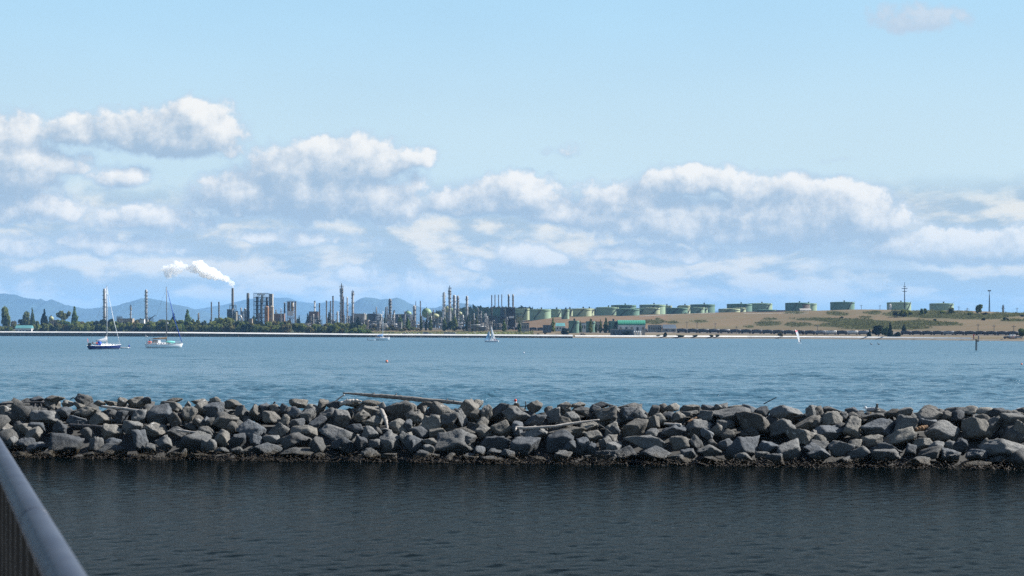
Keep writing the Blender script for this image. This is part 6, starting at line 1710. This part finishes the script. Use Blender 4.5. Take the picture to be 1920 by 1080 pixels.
m_darkdrift = wood_mat('driftwood_dark', (.085, .085, .09), (.04, .04, .042))
m_brownwood = wood_mat('broken_board', (.22, .14, .085), (.12, .075, .045))
def spot(px, py, n_=None, push=0.0):
    """a point above the breakwater at distance row n_ behind its waterline, on the given bearing and elevation"""
    d = ray(px, py); nd = BN[0] * d[0] + BN[1] * d[1]; n0 = -(BN @ BA)
    if n_ is None: p = bw_point(px, py, push); return Vector(p)
    t = (n_ - n0) / nd; return Vector((d[0] * t, d[1] * t, EYE + d[2] * t))
def drift(pts, label, mat, name='driftwood_log', cat='driftwood', n_=None, knots=0, twigs=(), wob=.05, nside=12, push=-.25, nn=None):
    r = random.Random(len(label) * 7)
    P = [spot(x, y, (nn[i] if nn else n_), push) for i, (x, y, w) in enumerate(pts)]
    W = [w * 87 / F / 2 for x, y, w in pts]; o = P[0].copy()
    Q, U = [], []
    for i in range(len(P) - 1):
        for k in range(8):
            q = k / 8; p = P[i].lerp(P[i + 1], q) - o; w = W[i] * (1 - q) + W[i + 1] * q
            Q.append(p + Vector((0, r.uniform(-1, 1), r.uniform(-1, 1))) * w * wob); U.append(w * r.uniform(1 - wob, 1 + wob))
    Q.append(P[-1] - o); U.append(W[-1])
    t = thing(name, label, cat, o, 0, None, pts[0][0])
    mb = MB().tube(Q, U, nside)
    mb.v = [(x, y + w_ * .0, z) for (x, y, z), w_ in zip(mb.v, [0] * len(mb.v))]
    mb.build('trunk', mat, t, True)
    for k in range(knots):
        i = r.randrange(4, len(Q) - 3); d = Vector((r.uniform(-.4, .4), r.uniform(-.5, .1), r.uniform(.3, 1))).normalized(); w = U[i]
        MB().tube([Q[i], Q[i] + d * w * 1.1, Q[i] + d * w * 1.8], [w * .45, w * .3, w * .12], 7).build('branch_stub', mat, t, True)
    for (x0, y0, x1, y1, w) in twigs:
        a, b = spot(x0, y0, n_ if n_ else None, push) - o, spot(x1, y1, n_ if n_ else None, push) - o
        MB().tube([a, a.lerp(b, .5) + Vector((0, 0, .03)), b], [w * 87 / F / 2, w * 87 / F / 2.3, w * 87 / F / 4], 7).build('branch', mat, t, True)
    return t
drift([(643, 737.2, 3), (670, 739, 5), (700, 741.5, 7.4), (740, 744.5, 8.6), (770, 747.5, 9), (800, 750.5, 8.6), (845, 754, 7.6), (878, 757.5, 6)], 'long weathered grey log lying along the crest and jutting out left over the water', m_drift, n_=6.3, knots=5, wob=.08, nside=16)
drift([(629, 752.5, 3), (637, 746, 3), (646, 740, 2.4)], 'short curved white stick standing left of the long grey log', m_bleach, 'driftwood_stick', n_=5.6)
drift([(638, 757, 8), (655, 753.5, 10), (668, 751.5, 7), (678, 753, 3)], 'pale split driftwood chunk below the left end of the long log', m_bleach, 'driftwood_chunk', n_=5.0, knots=1, wob=.2)
drift([(966, 801.5, 6), (985, 803, 5.5), (1010, 801.5, 5.2), (1040, 799.5, 5), (1065, 795, 4.8), (1090, 791.5, 4.2), (1124, 787, 2.6)], 'smooth grey white branch lying across boulders right of centre', m_bleach, 'driftwood_branch', push=-.45, twigs=((968, 803, 966, 808, 4),), wob=.06)
drift([(190, 762, 5), (225, 765.5, 6), (266, 770.5, 4)], 'white bleached plank between crest boulders on the left', m_bleach, 'driftwood_plank', push=-.35, wob=.1)
drift([(129, 797, 6), (155, 799, 7.5), (193, 801, 7)], 'short dark log wedged between boulders on the left', m_darkdrift, push=-.45, knots=2, wob=.08)
drift([(-6, 757.5, 3), (30, 756, 4), (83, 754.5, 5)], 'dark weathered beam at the left end of the crest', m_darkdrift, 'driftwood_beam', push=-.4, twigs=((66, 756, 65, 768, 2.4), (76, 756, 79, 768, 2.4)))
drift([(714, 768, 6), (717, 773, 10), (721, 782, 9), (724, 791, 7), (726, 799, 5), (727, 804, 2)], 'white jagged driftwood stump standing upright above a square block', wood_mat('driftwood_pale', (.38, .36, .335), (.2, .19, .175)), 'driftwood_stump', push=-.4, twigs=((714, 805, 731, 806, 4),), wob=.16, nside=6)
drift([(1245, 794.5, 4), (1262, 795.5, 4.5), (1277, 796.5, 5)], 'straight white post end lying on a boulder right of centre', m_bleach, 'white_post', push=-.4, wob=.03)
drift([(1432, 757.5, 2), (1443, 751.5, 1.8), (1456, 745, 1.6)], 'thin dark stick leaning up right from the crest', m_darkdrift, 'driftwood_stick', n_=5.5)
drift([(1611, 770.5, 1.8), (1635, 771, 2.2), (1662, 772, 2)], 'thin pole bridging the crest under two gulls', m_drift, 'driftwood_pole', n_=5.8)
drift([(1705, 777, 3), (1720, 774.5, 3), (1735, 770, 2)], 'slim pole end between crest boulders on the right', m_drift, 'driftwood_pole', n_=5.6)
drift([(1717, 806, 7), (1728, 803, 9), (1738, 800.5, 7)], 'broken brown board wedged between large boulders on the right', m_brownwood, 'broken_board', push=-.3, wob=.15)
drift([(1646, 774, 9), (1644, 766, 8), (1645, 757, 3)], 'small upright driftwood snag beside a gull', m_drift, 'driftwood_stump', n_=5.7, wob=.3, twigs=((1643, 768, 1638, 772, 3),))
drift([(984, 768, 2.4), (986, 760, 2.2), (985, 752.5, 2)], 'thin forked twig standing beside the pale crest boulder', m_darkdrift, 'driftwood_stick', n_=5.2, twigs=((986, 763, 992, 757, 1.5),))
drift([(1122, 795, 1.6), (1135, 803, 1.4), (1146, 812, 1.2)], 'thin grey twig hanging down right of the white branch', m_drift, 'driftwood_twig', push=-.5)
drift([(1289, 791, 3), (1297, 787, 3.5), (1306, 783, 3)], 'small tan root between two boulders right of centre', m_brownwood, 'driftwood_root', push=-.4, wob=.3, knots=2)
drift([(330, 806, 3), (350, 809, 4), (372, 811, 3)], 'small pale stick beside boulders on the left', m_bleach, 'driftwood_stick', push=-.45, wob=.2)
drift([(131, 749.5, 1.6), (138, 745, 2.4)], 'dark stick end poking up from the left crest', m_darkdrift, 'driftwood_stick', n_=5.4)
drift([(512, 757, 2.5), (516, 754, 4)], 'dark stub on the crest left of the white stick', m_darkdrift, 'driftwood_stub', n_=5.3)
drift([(1262, 768, 1.4), (1016, 798, 1.4)][:1] + [(1264, 790, 1.4)], 'thin upright twig in front of crest boulders', m_drift, 'driftwood_twig', push=-.6) if False else None
def crab_float():
    p = spot(966.5, 756.5, 5.4)
    t = thing('fishing_float', 'red and white fishing float with dark line caught on the crest', 'float', p, 0, None, 966)
    MB().ell((0, 0, .14), (.07, .07, .08), 14, 8).build('float_top', m_red, t, True)
    MB().ell((.0, 0, .06), (.06, .06, .065), 14, 8).build('float_base', m_gel, t, True)
    MB().ell((-.10, 0, -.16), (.26, .2, .1), 12, 6).ell((.05, .05, -.10), (.16, .14, .14), 10, 6).build('weed_clump', M('tarred_net', (.018, .018, .016), .9, .3, 8), t, True)
    MB().tube([(.2, 0, -.16), (.6, .05, -.12), (1.0, .0, -.2)], .02, 5).build('line', m_black, t)
crab_float()
for px, py, lb, rz in ((1632, 768, 'white gull standing on the crest beside the driftwood snag', 2.6), (1917.5, 768.5, 'white gull standing on the crest at the right edge', 0.4)):
    p = spot(px, py, 5.9); gull(p, 1.0, lb, 'gulls on the breakwater', px, False, rz)


# ------------------------------------------------------------------ railing of the walkway the picture is taken from
def railing():
    az = math.atan2(-126 - CX, F)                          # heading of the rail
    ux, uy = math.sin(az), math.cos(az)
    drop = .52; zr = EYE - drop - .045
    d0 = drop * F / 460; X0 = (140 - CX) / F * d0
    m_rail = bpy.data.materials.new('painted_rail'); m_rail.use_nodes = True
    nt = m_rail.node_tree; p = nt.nodes['Principled BSDF']
    tc = N(nt, 'ShaderNodeTexCoord'); n = Noise(nt, tc.outputs['Object'], 3.0, 4, .55); n2 = Noise(nt, tc.outputs['Object'], 40, 3, .6)
    c = MixC(nt, SmoothStep(nt, n.outputs[0], .35, .65), (.020, .029, .050), (.032, .044, .068))
    nt.links.new(c, p.inputs['Base Color']); p.inputs['Metallic'].default_value = .0
    setin(nt, p.inputs['Roughness'], SmoothStep(nt, n2.outputs[0], .3, .7, .5, .65))
    m_picket = M('weathered_picket', (.055, .047, .04), .8, .3, 6)
    t = thing('railing', 'blurred blue grey tube handrail with upright pickets at the lower left corner', 'railing', (X0, d0, zr), 0, None, 60)
    P = lambda s, dz=0, off=0: Vector((ux * s + uy * off, uy * s - ux * off, dz))
    MB().tube([P(s) for s in (-6, -2, 2, 6, 10, 14)], .045, 24).build('handrail', m_rail, t, True)
    for s in (-2.2, 1.6, 5.4, 9.2): MB().tube([P(s - .03), P(s + .03)], .0456, 20).build('sleeve', m_rail, t, True)
    MB().box((0, 0, 0), (.03, .06, .03)).v
    for s in (-2.3, 6.0, 12.0): MB().tube([P(s, -.02), P(s, -1.08)], .036, 14).build('post', m_rail, t, True)
    mb = MB().tube([P(-6, -.99), P(14, -.99)], .022, 8); mb.build('bottom_rail', m_rail, t, True)
    me = None
    for k in range(48):
        s = -5.8 + k * .41
        if me is None:
            me = MB().box((0, 0, -.515), (.022, .07, .95)).mesh('picket', m_picket)
        o = link('picket', me, t, P(s, 0, -.012)); o.rotation_euler = (0, 0, -az)
    # walkway deck under the viewer
    mb = MB(); a, b, c_, d_ = P(-8, -1.13, .25), P(16, -1.13, .25), P(16, -1.13, -2.6), P(-8, -1.13, -2.6)
    off = Vector((X0, d0, zr)); lo = Vector((0, 0, .25))
    V = [a + off, b + off, c_ + off, d_ + off]; mb.add([v for v in V] + [v - lo for v in V], [(0, 1, 2, 3), (7, 6, 5, 4), (0, 4, 5, 1), (1, 5, 6, 2), (2, 6, 7, 3), (3, 7, 4, 0)])
    kind(mb.build('walkway', M('walkway_concrete', (.22, .21, .2), .9, .2, 2)), 'structure')
railing()

# ------------------------------------------------------------------ steam
def steam_shape(part):
    d = 2150; r = np.random.RandomState(12); X0 = PX(436.2, d); k = d / F
    path = [(436.4, 540, 2.0), (435, 532, 3.4), (430, 527, 4.6), (424, 523.5, 5.4), (417, 520.5, 6.0), (409, 517, 6.6), (401, 515, 9.0), (393, 513, 11.0), (386, 510, 11.5), (378, 504, 10.5), (371, 499, 9.5), (366, 495, 6.5)]
    mb = MB()
    def puff(x, y, rad, n, spread):
        for _ in range(n):
            a = r.normal(0, 1, 3); a /= np.linalg.norm(a); q = rad * r.uniform(.45, .85) * spread; s = rad * r.uniform(.28, .55)
            mb.ell((PX(x + a[0] * q, d) - X0, a[1] * q * k * .9, PZ(y - a[2] * q * .8, d)), (s * k, s * k, s * k), 14, 9)
        mb.ell((PX(x, d) - X0, 0, PZ(y, d)), (rad * k * .72,) * 3, 14, 9)
    for i in range(len(path) - 1 if part == 0 else 0):
        for q in (0, .34, .67):
            a, b = path[i], path[i + 1]; puff(a[0] + (b[0] - a[0]) * q, a[1] + (b[1] - a[1]) * q, 1.22 * (a[2] + (b[2] - a[2]) * q), 7, .95)
    for x, y, s in () if part == 0 else ((366, 498, 6.5), (361, 501, 6), (356, 504, 5.5), (352, 505, 3.5), (345, 499, 7), (338, 497, 7), (330, 501, 9), (321, 504, 10), (314, 510, 8.5), (319, 517, 5), (336, 507, 8), (326, 513, 6), (310, 514, 4), (357, 509, 3), (341, 492, 4)): puff(x, y, s * 1.2, 8, 1.05)
    return mb
STEAM = .22
cy.volume_bounces = 12
cy.max_bounces = 14
def steam():
    d = 2150
    for part, dens, amp in ((0, STEAM, 6.0), (1, STEAM * .65, 8.0)):
        me = steam_shape(part).mesh('steam_plume', None, True)
        t = link('steam_plume', me, None, (PX(436.2, d), d, 0)); kind(t, 'stuff')
        md = t.modifiers.new('merge', 'REMESH'); md.mode = 'VOXEL'; md.voxel_size = .55; md.use_smooth_shade = True
        tx = bpy.data.textures.new('billow', 'CLOUDS'); tx.noise_scale = 6.5; tx.noise_depth = 5
        ds = t.modifiers.new('billow', 'DISPLACE'); ds.texture = tx; ds.strength = amp; ds.mid_level = .5; ds.texture_coords = 'GLOBAL'
        m = bpy.data.materials.new('steam'); m.use_nodes = True; nt = m.node_tree; nt.nodes.clear()
        o = N(nt, 'ShaderNodeOutputMaterial'); v = N(nt, 'ShaderNodeVolumePrincipled')
        v.inputs['Color'].default_value = (1, 1, 1, 1); v.inputs['Density'].default_value = dens
        nt.links.new(v.outputs[0], o.inputs['Volume'])
        me.materials.clear(); me.materials.append(m)
steam()
# ------------------------------------------------------------------ labels: add where each look-alike stands
LAND = [(45, 'the green roofed house'), (83, 'the double topped poplar'), (139, 'the tallest left poplar'), (199, 'the navy sailboat mast'), (245, 'the thin middle tower'), (274, 'the tall pale tower'), (312, 'the white sailboat mast'),
        (352, 'the large pointed poplar'), (403, 'the twin thin stacks'), (436, 'the steaming chimney'), (465, 'the thick grey stack'), (490, 'the dark coker frame'), (505, 'the two silos'), (546, 'the ringed vessel group'), (590, 'the white slender column'),
        (624, 'the brown stack'), (640, 'the tallest tower'), (661, 'the flared grey tower'), (700, 'the dark blue tank'), (717, 'the small white sloop'), (731, 'the lone banded tower'), (777, 'the squat column'), (800, 'the green sphere'), (832, 'the white tower'),
        (855, 'the close tower pair'), (875, 'the slim silver tower'), (922, 'the small sailing boat'), (931, 'the thin furnace stacks'), (958, 'the thick furnace stacks'), (973, 'the yellowish scaffold'), (1037, 'the tall open poplar'), (1058, 'the dark round tree'), (1107, 'the low green tanks'),
        (1183, 'the arched barn'), (1255, 'the gabled shed'), (1340, 'the beach shrubs'), (1463, 'the lone dark shrub'), (1495, 'the windsurfer'), (1578, 'the lone skyline tank'), (1655, 'the dark tree clump'), (1696, 'the lattice mast'), (1765, 'the rightmost tank'), (1830, 'the channel marker'), (1897, 'the beached boats')]
def finish_labels():
    from collections import defaultdict
    by = defaultdict(list)
    for o, px in ALL: by[o.get('label')].append((o, px))
    for lb, lst in by.items():
        if len(lst) < 2: continue
        sub = defaultdict(list)
        for o, px in lst:
            k = min(LAND, key=lambda a: abs(a[0] - px)); dx = px - k[0]
            rel = 'below' if abs(dx) < 2.5 else 'left of' if dx < 0 else 'right of'
            sub[f'{lb} {rel} {k[1]}'].append((px, o))
        for base, l2 in sub.items():
            l2.sort(key=lambda a: a[0]); n = len(l2)
            for i, (px, o) in enumerate(l2):
                w = '' if n == 1 else (', left one of two', ', right one of two')[i] if n == 2 else ', ' + (['leftmost', 'second from left', 'third from left', 'fourth from left', 'fifth from left', 'sixth from left', 'seventh from left'] + ['eighth from left', 'ninth from left', 'tenth from left'])[i] + f' of {n}'
                o['label'] = base + w
finish_labels()
